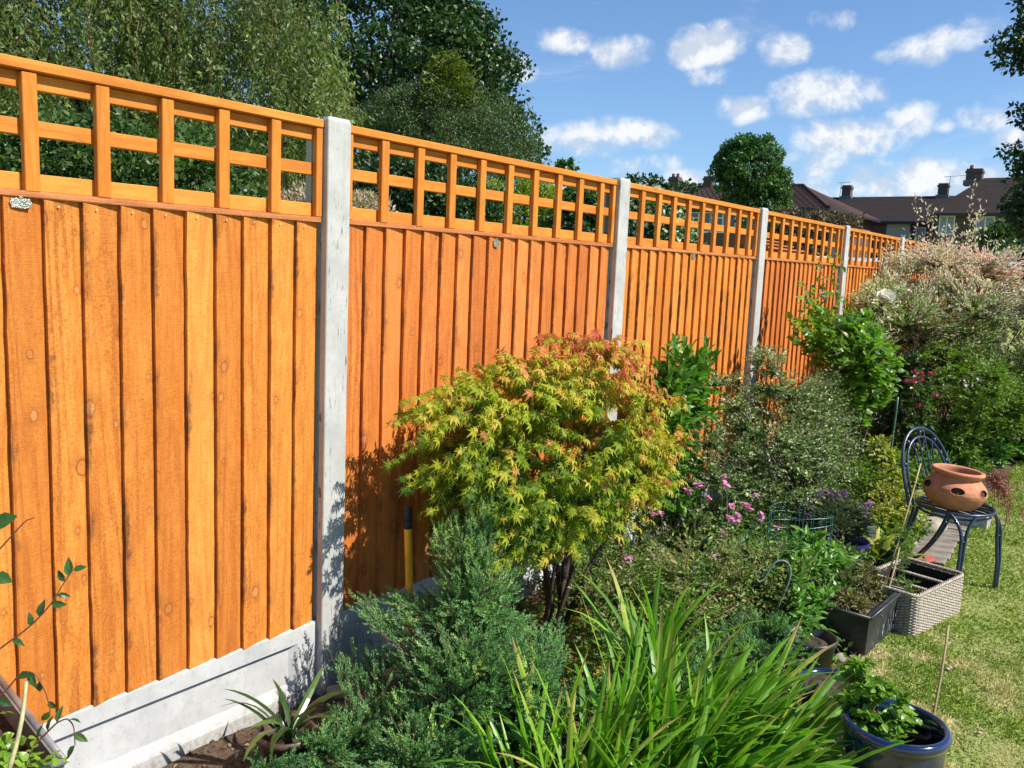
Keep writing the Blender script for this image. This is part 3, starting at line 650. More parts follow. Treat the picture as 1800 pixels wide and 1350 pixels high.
def sample(rng, blobs, n, lo=.0, hi=1.0, gap=0, gs=6.0, seed=1):
    """points in a union of ellipsoids (cx, cy, cz, rx, ry, rz), between the lo and hi fraction of the radius"""
    b = np.array(blobs, float); vol = b[:, 3]*b[:, 4]*b[:, 5]; vol = vol**(.8); out = []
    need = n
    while need > 0:
        k = rng.choice(len(b), size=need*2+16, p=vol/vol.sum()); d = rng.normal(size=(len(k), 3)); d /= np.linalg.norm(d, axis=1)[:, None]
        r = (rng.uniform(lo**3, hi**3, size=len(k)))**(1/3); P = b[k, :3]+d*r[:, None]*b[k, 3:6]*(1+.10*vnoise(d, 5, seed)[:, None])
        if lo > 0:
            ok = np.ones(len(P), bool)
            for q in b: ok &= ((((P-q[:3])/(q[3:6]*lo*.93))**2).sum(1) > 1)
            P = P[ok]
        if gap: P = P[vnoise(P, gs, seed) > -1+gap]
        out.append(P[:need]); need -= len(P[:need])
    return np.concatenate(out)
def rnd_unit(rng, n): v = rng.normal(size=(n, 3)); return v/np.linalg.norm(v, axis=1)[:, None]
def crown(rng, blobs, n_clump, per, rc, leaf, lo=.55, up=.45, gap=0, gs=3, jit=.6, sag=0, tonef=None, wl=.5, cs=1.0):
    C_ = sample(rng, blobs, n_clump, lo, 1, gap, gs)
    d = rnd_unit(rng, n_clump*per); r = rng.uniform(.35, 1, n_clump*per)**.6; cz = rng.uniform(.6, 1.2, n_clump)
    P = np.repeat(C_, per, 0)+d*(r*rc*np.repeat(cz, per))[:, None]*[1, 1, .62]
    N = d*.7+np.array([0, 0, up])+rng.normal(size=P.shape)*jit*.6
    T = rnd_unit(rng, len(P))+d*.5+np.array([0, 0, -sag])
    ct = np.repeat(rng.uniform(0, 1, n_clump), per); tone = np.clip(.5+(ct-.5)*.6*cs+rng.normal(size=len(P))*.16, 0, 1)
    if tonef is not None: tone = tonef(P, tone)
    s = leaf*rng.uniform(.65, 1.2, len(P)); return (P, basis(T, N), np.stack([s, s*wl*2, s], -1), tone), C_
def limbs(rng, root, base, targets, r0, r1, mat, name='branch', sides=6, bend=.12, hfrac=.45, npt=8, trunk=None):
    base = np.array(base, float); a = np.repeat(base[None], len(targets), 0); L = np.linalg.norm(targets-a, axis=1)[:, None]
    b = a+(targets-a)*[.25, .25, .62]+rng.normal(size=a.shape)*bend*L*.5
    P = bez(a, b, targets, npt); P[:, 1:-1] += rng.normal(size=P[:, 1:-1].shape)*L[:, None]*.012
    m = MB(); m.tubes(P-np.array(root.location), np.linspace(r0, r1, npt)[None]*rng.uniform(.6, 1, len(targets))[:, None], sides)
    m.obj(name, mat, root, smooth=True); return P
BARK = simple('grey_brown_bark', (.10, .075, .055), .9, nscale=14, namt=.45, bump=.8); TWIG = simple('brown_twig', (.13, .07, .04), .8, namt=.3); GSTEM = simple('green_stem', (.10, .17, .05), .6, namt=.3)
DARKTWIG = simple('dark_twig', (.05, .035, .025), .85, namt=.3)
def pb(px, py, d, rw, rh, deep=None):       # ellipsoid seen at a photo position, its radii in metres from its apparent size
    c_ = D(px, py, d); rx = rw*d/FPX; rz = rh*d/FPX; return (c_[0], c_[1], c_[2], rx if deep is None else deep, rx if deep is None else deep, rz)
def tree(name, label, blobs, mat, n_clump, per, rc, leaf, trunk_r=.2, seed=0, base=None, group=None, bark=BARK, n_limb=14, tmpl=LEAF2, cat='tree', **kw):
    rng = np.random.default_rng(seed); b = np.array(blobs); c_ = (b[:, :3]*b[:, 3:4]).sum(0)/b[:, 3].sum()
    if base is None: base = (c_[0], c_[1], -.05)
    root = thing(name, label, cat, base, group)
    ins, cc = crown(rng, blobs, n_clump, per, rc, leaf, **kw)
    top = np.array([base[0], base[1], max(base[2]+.3, (b[:, 2]-b[:, 5]).min()*.6+.4*c_[2])]); top[:2] += (c_[:2]-top[:2])*.3
    m = MB(); z = np.linspace(0, 1, 7)[:, None]; tr = np.array(base)*(1-z)+top*z+np.sin(z*4)*trunk_r*.3*(z*(1-z))*4
    m.tubes(tr-np.array(base), np.linspace(trunk_r*1.25, trunk_r*.7, 7), 10); m.obj('trunk', bark, root, smooth=True)
    limbs(rng, root, top-[0, 0, .1], cc[rng.choice(len(cc), n_limb, replace=False)], trunk_r*.5, trunk_r*.06, bark)
    emit(root, tmpl, ins, mat, 0, mass='crown'); return root
WILLOWM = leaf_mat('willow_leaves', [(0, (.050, .082, .022)), (.5, (.135, .185, .050)), (1, (.27, .32, .10))], .34)
DARKM = leaf_mat('dark_tree_leaves', [(0, (.012, .032, .009)), (.6, (.030, .072, .017)), (1, (.07, .13, .03))], .22, .4)
OLIVEM = leaf_mat('olive_tree_leaves', [(0, (.032, .058, .020)), (.5, (.070, .115, .040)), (1, (.13, .18, .065))], .25)
HEDGEM = leaf_mat('hedge_leaves', [(0, (.025, .055, .013)), (.5, (.065, .12, .028)), (1, (.15, .22, .06))], .3, .35)
GOLDM = leaf_mat('golden_conifer', [(0, (.08, .12, .01)), (.5, (.24, .30, .02)), (1, (.46, .50, .04))], .3)
ROUNDM = leaf_mat('round_tree_leaves', [(0, (.022, .065, .017)), (.5, (.055, .13, .032)), (1, (.12, .22, .05))], .28)
PINKM = leaf_mat('pink_willow_leaves', [(0, (.10, .15, .04)), (.45, (.45, .36, .26)), (1, (.75, .42, .38))], .35)
CREAMFL = leaf_mat('white_flowered_shrub', [(0, (.03, .07, .02)), (.62, (.06, .12, .03)), (.7, (.7, .7, .5)), (1, (.8, .8, .65))], .25)
# big weeping willow, left
rng = np.random.default_rng(11)
wb = [pb(120, 60, 15, 330, 210, 2.8), pb(430, 90, 15, 150, 190, 1.9), pb(350, -60, 16, 260, 160, 2.2), pb(520, 200, 14.5, 75, 120, 1.1), pb(-150, 100, 15, 200, 260, 2.4), pb(250, 230, 14.5, 260, 130, 2.0)]
wt = thing('willow_tree', 'big pale green willow with drooping curly foliage filling the top left', 'tree', (*D(200, 200, 15.5)[:2], -.05))
S0 = sample(rng, wb, 6300, .50, 1, .6, 1.6)
L_ = rng.uniform(.5, 1.6, len(S0)); k = 7; tt = np.linspace(0, 1, k)
az_ = rng.uniform(0, 6.28, len(S0)); dr = np.stack([np.cos(az_), np.sin(az_), 0*az_], -1)
ST = S0[:, None]+dr[:, None]*(np.sin(tt*2.4)[None, :, None]*.22)+np.array([0, 0, -1.])*(tt**1.4*L_[:, None])[:, :, None]+rng.normal(size=(len(S0), k, 3))*.03
mm = MB(); mm.tubes((ST-np.array(wt.location))[::5, ::2], np.full(4, .006), 3); tag(mm.obj('hanging_twig', TWIG, wt), kind='stuff')
per = 22; u = rng.uniform(0, k-1.01, (len(S0), per)); i0 = u.astype(int); fr = (u-i0)[..., None]; ii = np.arange(len(S0))[:, None]
P = (ST[ii, i0]*(1-fr)+ST[ii, i0+1]*fr).reshape(-1, 3)+rng.normal(size=(len(S0)*per, 3))*.042
T = rnd_unit(rng, len(P))*.8+[0, 0, -.75]; tone = np.clip(np.repeat(np.clip(.5+.55*vnoise(S0, 1.1, 77)+rng.normal(size=len(S0))*.13, 0, 1), per)+rng.normal(size=len(P))*.12, 0, 1); s = rng.uniform(.065, .125, len(P))
scatter('crown', LEAF2, P, basis(T, rnd_unit(rng, len(P))+SUNV*.3), np.stack([s, s*.42, s], -1), tone, WILLOWM, wt, wt.location)
m = MB(); m.tubes([(0, 0, 0), (.1, .1, 1.2), (.0, .3, 2.4)], [.42, .34, .3], 12); m.obj('trunk', BARK, wt, smooth=True)
limbs(rng, wt, np.array(wt.location)+[0, .3, 2.2], S0[rng.choice(len(S0), 26)], .16, .02, BARK)
# dark tall tree
tree('broadleaf_tree', 'very tall dark green broadleaf tree rising behind the willow', [pb(690, 120, 30, 215, 150, 4), pb(610, 20, 31, 170, 110, 3.5), pb(800, 150, 29, 105, 110, 2.2), pb(870, 225, 28.5, 48, 60, 1.1), pb(760, 70, 30, 90, 70, 2), pb(905, 275, 28, 30, 40, .8), pb(620, 280, 30, 200, 110, 3.4)],
     DARKM, 1250, 50, .62, .17, .4, 21, lo=.7, gap=.55, gs=1.3, sag=.2, wl=.42, cs=1.3)
tree('garden_tree', 'rounded olive green tree with fine foliage in front of the tall dark tree', [pb(790, 255, 20, 150, 110, 1.9), pb(700, 260, 20, 90, 100, 1.2), pb(880, 300, 19.5, 75, 75, .95), pb(760, 190, 20, 75, 50, .9), pb(925, 320, 19, 28, 30, .4)],
     OLIVEM, 800, 70, .30, .065, .16, 22, lo=.7, sag=.1, gap=.4, gs=2.4, wl=.24, up=.6)
rng = np.random.default_rng(31)
def conifer(name, label, px, py_top, py_bot, d, rw, mat, seed, n=500, group=None, leaf=.12, per=26, twigs_=True):
    rng = np.random.default_rng(seed); top = D(px, py_top, d); bot = D(px, py_bot, d); r_ = rw*d/FPX; root = thing(name, label, 'conifer', (top[0], top[1], -.05), group)
    h = top[2]-bot[2]; t = rng.uniform(0, 1, n)**.7; a = rng.uniform(0, 6.28, n); rad = r_*t**.8*rng.uniform(.75, 1.12, n)
    C_ = np.stack([top[0]+np.cos(a)*rad, top[1]+np.sin(a)*rad, top[2]-h*t-rad*.2], -1)
    o = np.stack([np.cos(a), np.sin(a), .25+0*a], -1); P = np.repeat(C_, per, 0)+rng.normal(size=(n*per, 3))*[.08, .08, .05]*(d/14)
    T = np.repeat(o, per, 0)+rng.normal(size=P.shape)*.55; tone = np.clip(np.repeat(rng.uniform(.2, .9, n), per)+rng.normal(size=len(P))*.12, 0, 1); s = leaf*rng.uniform(.6, 1.1, len(P))
    scatter('foliage', LEAF2, P, basis(T, rnd_unit(rng, len(P))+[0, 0, .4]), np.stack([s, s*.3, s], -1), tone, mat, root, root.location)
    m = MB(); m.tubes([(0, 0, 0), (0, 0, top[2]*.97)], [.09, .02], 6); m.obj('trunk', BARK, root)
    return root
CONM = leaf_mat('yellow_green_conifer', [(0, (.03, .05, .008)), (.5, (.11, .15, .015)), (1, (.24, .28, .03))], .2)
conifer('conifer_tree', 'yellowish conifer top poking out against the tall dark tree', 790, 92, 175, 19, 46, CONM, 41, 260, leaf=.13)
for q, (px, pt, w_) in enumerate(((868, 318, 45), (925, 308, 34), (962, 318, 26), (1003, 362, 40))):
    conifer('golden_conifer', ['golden conifer seen through the second trellis, widest of its row', 'golden conifer seen through the second trellis, tallest of its row', 'narrow golden conifer seen through the second trellis', 'low golden conifer nearest the second post, behind the trellis'][q], px, pt, 480, 14, w_, GOLDM, 50+q, 330, 'golden conifers behind the trellis', .075)
# hedges and shrubs just behind the fence
hd = thing('hedge', 'tall dark leafy hedge behind the nearest trellis', 'hedge', (*D(200, 500, 6.5)[:2], 0))
rng = np.random.default_rng(61); hb = [pb(px, 330+10*math.sin(px), 6.4, 125, 118, .55) for px in range(-160, 400, 95)]+[pb(px, 480, 6.4, 140, 120, .5) for px in range(-160, 430, 140)]
ins, cc = crown(rng, hb, 900, 60, .17, .052, lo=.6, wl=.34, sag=.1, cs=1.2, gap=.4, gs=4); emit(hd, LEAF2, ins, HEDGEM, 0)
limbs(rng, hd, (hd.location[0], hd.location[1], 0), cc[rng.choice(len(cc), 30)], .03, .004, TWIG)
tree('garden_shrub', 'dark evergreen shrub behind the second trellis, left of the golden conifers', [pb(720, 345, 9, 95, 75, .5), pb(800, 370, 9, 70, 55, .45), pb(650, 380, 9, 60, 60, .4), pb(720, 440, 9, 130, 60, .5)], DARKM, 420, 60, .16, .06, .05, 23, cat='shrub', lo=.6, wl=.3)
tree('garden_shrub', 'mid green shrub behind the trellis just left of the second post', [pb(1045, 370, 11, 48, 50, .4), pb(1010, 400, 11, 55, 45, .4), pb(1085, 372, 11, 30, 48, .3), pb(1040, 440, 11, 80, 50, .4)], HEDGEM, 260, 60, .15, .06, .05, 24, cat='shrub', lo=.6, wl=.4)
tree('garden_shrub', 'shrub with small white blossom behind the third trellis', [pb(1140, 385, 9.5, 42, 50, .32), pb(1170, 420, 9.5, 50, 45, .35), pb(1120, 440, 9.5, 55, 50, .35)], CREAMFL, 260, 50, .13, .05, .04, 25, cat='shrub', lo=.6, wl=.4)
tree('pink_willow', 'pink dappled willow shrub behind the fence beside the first post', [pb(545, 378, 6.2, 60, 46, .25), pb(625, 385, 6.2, 48, 42, .25), pb(580, 460, 6.2, 100, 60, .3)], PINKM, 520, 44, .09, .04, .04, 26, cat='shrub', lo=.6, wl=.2, sag=-.8)
tree('garden_tree', 'slim leafy sapling top just above the second trellis', [pb(1000, 300, 17, 22, 14, .2), pb(1005, 350, 17, 28, 40, .3)], HEDGEM, 34, 30, .13, .12, .03, 27, lo=.3, wl=.4)
tree('garden_shrub', 'feathery shrub tips just over the rail right of the second post', [pb(1140, 325, 17, 36, 16, .4), pb(1200, 335, 30, 30, 16, .5)], DARKM, 60, 34, .12, .09, .03, 28, cat='shrub', lo=.3, wl=.3)
REDTW = leaf_mat('russet_twiggy_shrub', [(0, (.05, .03, .02)), (.5, (.11, .065, .04)), (1, (.12, .13, .05))], .2)
tree('garden_shrub', 'russet twiggy shrub below the hipped roof, above the fourth trellis', [pb(1375, 385, 22, 30, 22, .5), pb(1420, 395, 22, 45, 25, .6), pb(1470, 400, 22, 40, 26, .6), pb(1400, 440, 22, 90, 40, .8)], REDTW, 300, 40, .22, .09, .05, 29, cat='shrub', lo=.5, wl=.25)
# round tree
tree('round_tree', 'round green tree standing alone in front of the brick house', [pb(1322, 300, 35, 60, 55, 1.35), pb(1300, 285, 35, 40, 40, .95), pb(1340, 330, 35, 48, 45, 1.1), pb(1350, 285, 35, 28, 30, .6), pb(1290, 325, 35, 32, 34, .75), pb(1310, 258, 35, 35, 20, .7), pb(1330, 375, 35, 45, 35, .9), pb(1370, 335, 35, 20, 22, .4), pb(1265, 300, 35, 16, 18, .35), pb(1345, 250, 35, 18, 14, .35), pb(1285, 262, 35, 16, 14, .3), pb(1375, 370, 35, 16, 18, .35)],
     ROUNDM, 480, 56, .26, .14, .16, 30, lo=.5, gap=.45, gs=3.2, wl=.30, cs=1.5, sag=.4)
# overhanging tree on the right
tree('ash_tree', 'dark leafy boughs of a tree overhanging the top right corner', [pb(1805, 80, 11, 48, 42, .33), pb(1775, 78, 11, 50, 14, .3), pb(1845, 0, 11, 55, 60, .45), pb(1815, 195, 11, 30, 18, .22), pb(1805, 300, 11, 38, 42, .28), pb(1795, 265, 11, 28, 12, .2), pb(1815, 375, 11, 48, 36, .34), pb(1900, 250, 11, 80, 200, .6), pb(1785, 340, 11, 30, 22, .22)],
     DARKM, 520, 30, .13, .075, .12, 33, base=(*D(2010, 300, 11.5)[:2], -.05), lo=.2, gap=.35, gs=5, wl=.30, sag=.4, cs=1.3)
rb = np.random.default_rng(5)
tree('garden_tree', 'bright green leafy tree under the right hand house windows', [pb(1790, 410, 26, 38, 22, .7), pb(1755, 420, 26, 26, 20, .5), pb(1800, 445, 24, 45, 25, .7)], HEDGEM, 200, 44, .26, .12, .08, 34, lo=.5, wl=.45)
tree('garden_tree', 'distant tree line just visible left of the hipped house', [pb(1230, 350, 80, 60, 24, 2.5), pb(1120, 360, 80, 60, 26, 2.5), pb(1000, 370, 80, 80, 30, 3), pb(1080, 400, 60, 200, 40, 3)], DARKM, 420, 34, .8, .35, .2, 35, lo=.4, wl=.45)

# ---------------------------------------------------------------- garden plants
def shrub(rng, root, base, blobs, n_twigs, n_limbs, zone, per, leafs, mode=(.5, .8, 0, .35), nrm=(0, 0, 1), nj=.5, lo=.55, limb_r=.008, twig_r=.0012,
          bark=None, twigm=None, spread=.03, rise=.12, wl=1.0, tonef=None, sides=3, jitter=.0, min_z=.03, gap=0, gs=9):
    base = np.array(base, float)
    Tg = sample(rng, blobs, n_twigs, lo, 1.0, gap, gs); Tg = Tg[Tg[:, 2] > min_z]; n_twigs = len(Tg)
    Lt = sample(rng, blobs, n_limbs, 0, .6); Lt[:, 2] = np.maximum(Lt[:, 2], .05)
    bs = np.repeat(base[None], n_limbs, 0)+rng.normal(size=(n_limbs, 3))*[spread, spread, 0]
    LP = bez(bs, bs+(Lt-bs)*[.3, .3, .6], Lt, 7); LP[:, 1:-1] += rng.normal(size=LP[:, 1:-1].shape)*.008
    m = MB(); m.tubes(LP-base, np.linspace(limb_r, limb_r*.35, 7), 6); m.obj('stem', bark or BARK, root, smooth=True)
    nodes = LP[:, 2:].reshape(-1, 3); dd = np.linalg.norm(Tg[:, None]-nodes[None], axis=2)+np.maximum(0, nodes[None, :, 2]-Tg[:, None, 2])*.8
    st = nodes[dd.argmin(1)]; L = np.linalg.norm(Tg-st, axis=1)
    K = 7; Cv = bez(st, (st+Tg)/2+rng.normal(size=Tg.shape)*(L*.10)[:, None]+np.stack([0*L, 0*L, L*rise], -1), Tg, K)
    m = MB(); m.tubes((Cv-base)[:, ::2], np.linspace(twig_r*1.6, twig_r*.6, 4), sides); tag(m.obj('twig', twigm or TWIG, root), kind='stuff')
    u0 = np.clip(1-zone/np.maximum(L, .02), 0, .95); u = u0[:, None]+(1-u0)[:, None]*((np.arange(per)+.5)/per)[None]+rng.normal(size=(n_twigs, per))*.01
    u = np.clip(u, 0, 1)*(K-1.001); i0 = u.astype(int); fr = (u-i0)[..., None]; ii = np.arange(n_twigs)[:, None]
    P = Cv[ii, i0]*(1-fr)+Cv[ii, i0+1]*fr; Tn = Cv[ii, i0+1]-Cv[ii, i0]; Tn /= np.linalg.norm(Tn, axis=2, keepdims=True)+1e-9
    sd_ = np.cross(Tn, np.array([0, 0, 1.])+rng.normal(size=Tn.shape)*.35); sd_ /= np.linalg.norm(sd_, axis=2, keepdims=True)+1e-9
    sg = np.where(np.arange(per) % 2 == 0, 1., -1.)[None, :, None]
    dv = Tn*mode[0]+sd_*sg*mode[1]+np.array([0, 0, mode[2]])+rng.normal(size=Tn.shape)*mode[3]
    last = np.zeros((1, per, 1)); last[:, -1] = 1; dv = dv*(1-last)+(Tn+np.array([0, 0, mode[2]])+rng.normal(size=Tn.shape)*.2)*last
    N = np.array(nrm)+rng.normal(size=Tn.shape)*nj
    P = P.reshape(-1, 3)+rng.normal(size=(n_twigs*per, 3))*jitter; s = rng.uniform(leafs[0], leafs[1], len(P))
    tone = np.clip(.5+np.repeat(rng.normal(size=n_twigs)*.12, per)+rng.normal(size=len(P))*.15, 0, 1)
    if tonef is not None: tone = tonef(P, tone)
    return P, basis(dv.reshape(-1, 3), N.reshape(-1, 3)), np.stack([s, s*wl, s], -1), tone
def plant(name, label, base, blobs, mat, tmpl, seed, n_ind=0, cat='shrub', group=None, **kw):
    rng = np.random.default_rng(seed); root = thing(name, label, cat, base, group)
    ins = shrub(rng, root, base, blobs, **kw); emit(root, tmpl, ins, mat, n_ind, seed=seed); return root, ins

# Japanese maple
MAPLEM = leaf_mat('maple_leaves', [(0, (.05, .12, .010)), (.28, (.15, .24, .014)), (.50, (.40, .43, .028)), (.70, (.60, .46, .06)), (.84, (.66, .30, .09)), (1, (.60, .15, .08))], .40, .5, .25)
mb = [(.45, 2.74, .62, .36, .58, .14), (.40, 2.42, .76, .30, .24, .17), (.50, 3.18, .68, .32, .36, .18), (.42, 2.85, .90, .40, .64, .37), (.30, 2.36, .95, .27, .30, .22), (.42, 3.10, 1.18, .26, .35, .17), (.34, 2.62, 1.08, .28, .34, .2), (.50, 3.20, .88, .32, .34, .33), (.36, 2.95, 1.12, .30, .45, .20), (.50, 2.65, .72, .35, .42, .22)]
mc = np.array([.42, 2.85, .9])
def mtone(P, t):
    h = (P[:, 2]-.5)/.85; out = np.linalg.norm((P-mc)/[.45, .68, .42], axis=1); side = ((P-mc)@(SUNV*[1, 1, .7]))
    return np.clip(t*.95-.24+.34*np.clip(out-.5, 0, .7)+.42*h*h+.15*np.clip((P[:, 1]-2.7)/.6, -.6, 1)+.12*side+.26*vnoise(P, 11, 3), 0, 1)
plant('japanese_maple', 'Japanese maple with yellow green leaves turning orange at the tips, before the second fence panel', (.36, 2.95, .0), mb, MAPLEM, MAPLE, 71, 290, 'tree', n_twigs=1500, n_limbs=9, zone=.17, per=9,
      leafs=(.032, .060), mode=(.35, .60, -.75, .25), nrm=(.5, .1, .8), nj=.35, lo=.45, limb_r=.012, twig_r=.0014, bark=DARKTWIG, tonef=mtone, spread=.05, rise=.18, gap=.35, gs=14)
# junipers
JUNM = leaf_mat('juniper_scales', [(0, (.045, .115, .040)), (.4, (.115, .255, .090)), (.7, (.20, .38, .125)), (1, (.37, .52, .14))], .25, .5, .4)
sp = [sprig(i) for i in range(4)]
def juniper(label, base, blobs, n, seed, tipup=.25, per=10, s=(.028, .058), lo=.5, **kw):
    rng = np.random.default_rng(seed); root = thing('juniper', label, 'juniper', base, 'blue green junipers in the bed')
    ins = shrub(rng, root, base, blobs, n, 14, .17, per, s, mode=(.9, .35, tipup, .35), nj=.8, lo=lo, limb_r=.011, twig_r=.0018, rise=.05, bark=BARK, min_z=.02, **kw)
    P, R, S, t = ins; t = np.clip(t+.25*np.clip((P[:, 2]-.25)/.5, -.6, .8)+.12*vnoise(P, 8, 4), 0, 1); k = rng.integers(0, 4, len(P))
    for j in range(4):
        q = k == j; scatter('foliage', sp[j], P[q], R[q], S[q], t[q], JUNM, root, root.location)
    return root
jb = [(.62, 2.12, .22, .26, .30, .26), (.52, 2.25, .40, .14, .17, .28), (.42, 2.24, .60, .09, .10, .16), (.47, 2.38, .73, .08, .16, .06), (.54, 2.56, .71, .07, .14, .05), (.33, 2.26, .33, .10, .10, .10), (.28, 2.06, .40, .13, .11, .05), (.26, 1.97, .24, .14, .10, .045),
      (.44, 1.80, .12, .14, .24, .07), (.40, 1.62, .11, .08, .14, .05), (.36, 1.52, .10, .06, .12, .04), (.70, 2.22, .14, .20, .22, .17), (.66, 1.86, .13, .22, .20, .14), (.66, 2.38, .26, .13, .15, .14)]
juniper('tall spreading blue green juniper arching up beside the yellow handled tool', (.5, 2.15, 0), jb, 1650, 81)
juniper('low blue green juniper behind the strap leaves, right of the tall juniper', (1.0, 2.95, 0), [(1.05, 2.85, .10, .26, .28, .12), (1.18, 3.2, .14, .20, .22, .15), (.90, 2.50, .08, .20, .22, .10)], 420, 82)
# crocosmia: strap leaves
STRAPM = leaf_mat('strap_leaves', [(0, (.08, .22, .018)), (.45, (.20, .42, .032)), (.8, (.34, .54, .055)), (.9, (.55, .56, .12)), (1, (.50, .34, .13))], .38, .38, .4, stripes=1500)
def blade(seed, bend=.6, w=.026, n=9, fold=.25):
    r = np.random.default_rng(seed); t = np.linspace(0, 1, n); a = bend*t**1.6*1.2; ds = 1/(n-1)
    x = np.concatenate([[0], np.cumsum(np.sin(a[1:])*ds)]); z = np.concatenate([[0], np.cumsum(np.cos(a[1:])*ds)])
    ww = w*np.minimum(1, (t+.12)*2.2)*(1-t**3.2)**.8; y = np.sin(t*3+r.uniform(0, 6))*.012*t
    V = np.concatenate([np.stack([x+fold*ww*.5, y-ww, z], -1), np.stack([x-fold*ww*.5, y, z], -1), np.stack([x+fold*ww*.5, y+ww, z], -1)])
    i = np.arange(n-1); return V, [np.concatenate([np.stack([i, i+1, n+i+1, n+i], -1), np.stack([n+i, n+i+1, 2*n+i+1, 2*n+i], -1)])]
def strap_clump(name, label, base, items, mat, seed, cat='plant', group=None, w=.024, nvar=12, bend=(.05, 1.1)):
    """items: (x, y, n, length, lean azimuth, azimuth spread, lean)"""
    rng = np.random.default_rng(seed); root = thing(name, label, cat, base, group); var = []
    for k in range(nvar):
        V, F = blade(seed*10+k, bend[0]+(bend[1]-bend[0])*k/(nvar-1), w*rng.uniform(.8, 1.15))
        tq = np.tile(np.linspace(0, 1, 9), 3); me = raw_mesh('leaf', V, F, np.clip((rng.uniform(.05, .7) if k % 6 else .9)+.45*np.clip((tq-.80)/.2, 0, 1)*(k % 3 == 0)-.12*(1-tq), 0, 1)); me.materials.append(mat); var.append(me)
    for (x, y, n, L, a0, asp, lean, rad) in items:
        for q in range(n):
            a = a0+rng.normal()*asp; l = L*rng.uniform(.62, 1.1); ln = max(0, lean+rng.normal()*.18)
            Rm = Matrix.Rotation(a, 4, 'Z')@Matrix.Rotation(ln, 4, 'Y')@Matrix.Rotation(rng.normal()*.5, 4, 'Z')
            rr = rad*math.sqrt(rng.uniform()); ph = rng.uniform(0, 6.28)
            mw = Matrix.Translation((x+rr*math.cos(ph)-base[0], y+rr*math.sin(ph)-base[1], 0))@Rm@Matrix.Diagonal((l, l*rng.uniform(.85, 1.1)*.62/l*.95 if l > .62 else l, l, 1))
            o = link('leaf', var[int(rng.integers(nvar))], None, root); o.matrix_local = mw
    return root
rt = math.atan2(RT[1], RT[0])
strap_clump('crocosmia', 'large clump of bright green sword leaves leaning right in the foreground', (1.22, 2.42, 0),
            [(1.22, 2.42, 80, .56, rt-.1, .7, .36, .15), (1.34, 2.52, 80, .54, rt-.2, .6, .60, .14), (1.12, 2.32, 50, .52, rt+.3, 1.4, .25, .14), (1.42, 2.38, 60, .50, rt-.5, .6, .66, .12), (1.14, 2.14, 50, .42, rt-.2, 1.2, .5, .14), (1.34, 2.20, 50, .44, rt-.4, .8, .7, .13)], STRAPM, 91, group='clumps of sword leaves')
strap_clump('crocosmia', 'narrow upright clump of sword leaves between the junipers', (1.0, 2.62, 0), [(1.0, 2.66, 26, .58, rt, 1.4, .10, .05), (.95, 2.60, 10, .55, rt+2, 1, .2, .06)], STRAPM, 92, group='clumps of sword leaves')
strap_clump('crocosmia', 'sparse clump of sword leaves in front of the tall juniper, bottom centre', (.93, 2.10, 0), [(.93, 2.12, 22, .46, rt, 2.5, .18, .10), (1.05, 2.02, 22, .42, rt+1, 2.0, .25, .09), (.90, 1.95, 16, .38, rt+3, 1, .3, .06), (1.02, 2.25, 16, .45, rt, 2, .2, .08)], STRAPM, 93, group='clumps of sword leaves')
DARKSTRAP = leaf_mat('dark_strap_leaves', [(0, (.02, .05, .012)), (.5, (.045, .095, .02)), (1, (.10, .17, .04))], .2, .28, .5)
# potted lily of the nile at the foot of the first post
TERR = simple('terracotta', (.50, .20, .10), .8, nscale=16, namt=.18, bump=.25); BRPL = simple('brown_plastic', (.10, .055, .038), .45); POTSOIL = simple('potting_soil', (.045, .03, .02), .95, nscale=50, namt=.6, bump=1)
def pot(name, label, cat, loc, prof, mat, soil_r, soil_z, group=None, tilt=(0, 0, 0), n=40):
    t = thing(name, label, cat, loc, group); t.rotation_euler = tilt
    MB().lathe(prof, n).obj('pot_wall', mat, t, smooth=True); r = np.linspace(0.0005, soil_r, 7); MB().lathe([(a, soil_z+.006*math.sin(a*300)) for a in r], 24).obj('compost', POTSOIL, t); return t
pc = G(505, 1300, .12)
pot('plant_pot', 'small brown pot of dark strap leaves by the foot of the first post', 'plant pot', (pc[0], pc[1], 0), [(.0, 0), (.055, 0), (.078, .125), (.085, .125), (.086, .15), (.079, .15), (.073, .12), (.05, .02)], BRPL, .073, .125)
strap_clump('lily_plant', 'dark green strap-leaved plant growing in the small brown pot', (pc[0], pc[1], .12), [(pc[0], pc[1], 15, .27, 0, 2.2, .55, .02)], DARKSTRAP, 94, w=.045, bend=(.5, 1.6))
for o in bpy.data.objects:
    if o.parent and o.parent.name.startswith('lily_plant'): pass
# laurel-like shoots
LAURM = leaf_mat('laurel_leaves', [(0, (.04, .12, .014)), (.5, (.10, .23, .03)), (1, (.20, .36, .06))], .38, .35, .5)
plant('laurel_shrub', 'shrub with long pointed mid green leaves against the fence, right of the maple', (.28, 4.3, 0), [(.24, 4.33, 1.10, .16, .24, .14), (.26, 4.15, .86, .18, .26, .25), (.26, 4.4, .92, .14, .22, .22), (.3, 4.1, .55, .2, .3, .3)], LAURM, OV, 72, 170,
      n_twigs=230, n_limbs=8, zone=.20, per=10, leafs=(.045, .085), mode=(.6, .6, .25, .3), nj=.6, lo=.4, limb_r=.008, bark=DARKTWIG, wl=.5, rise=.1)
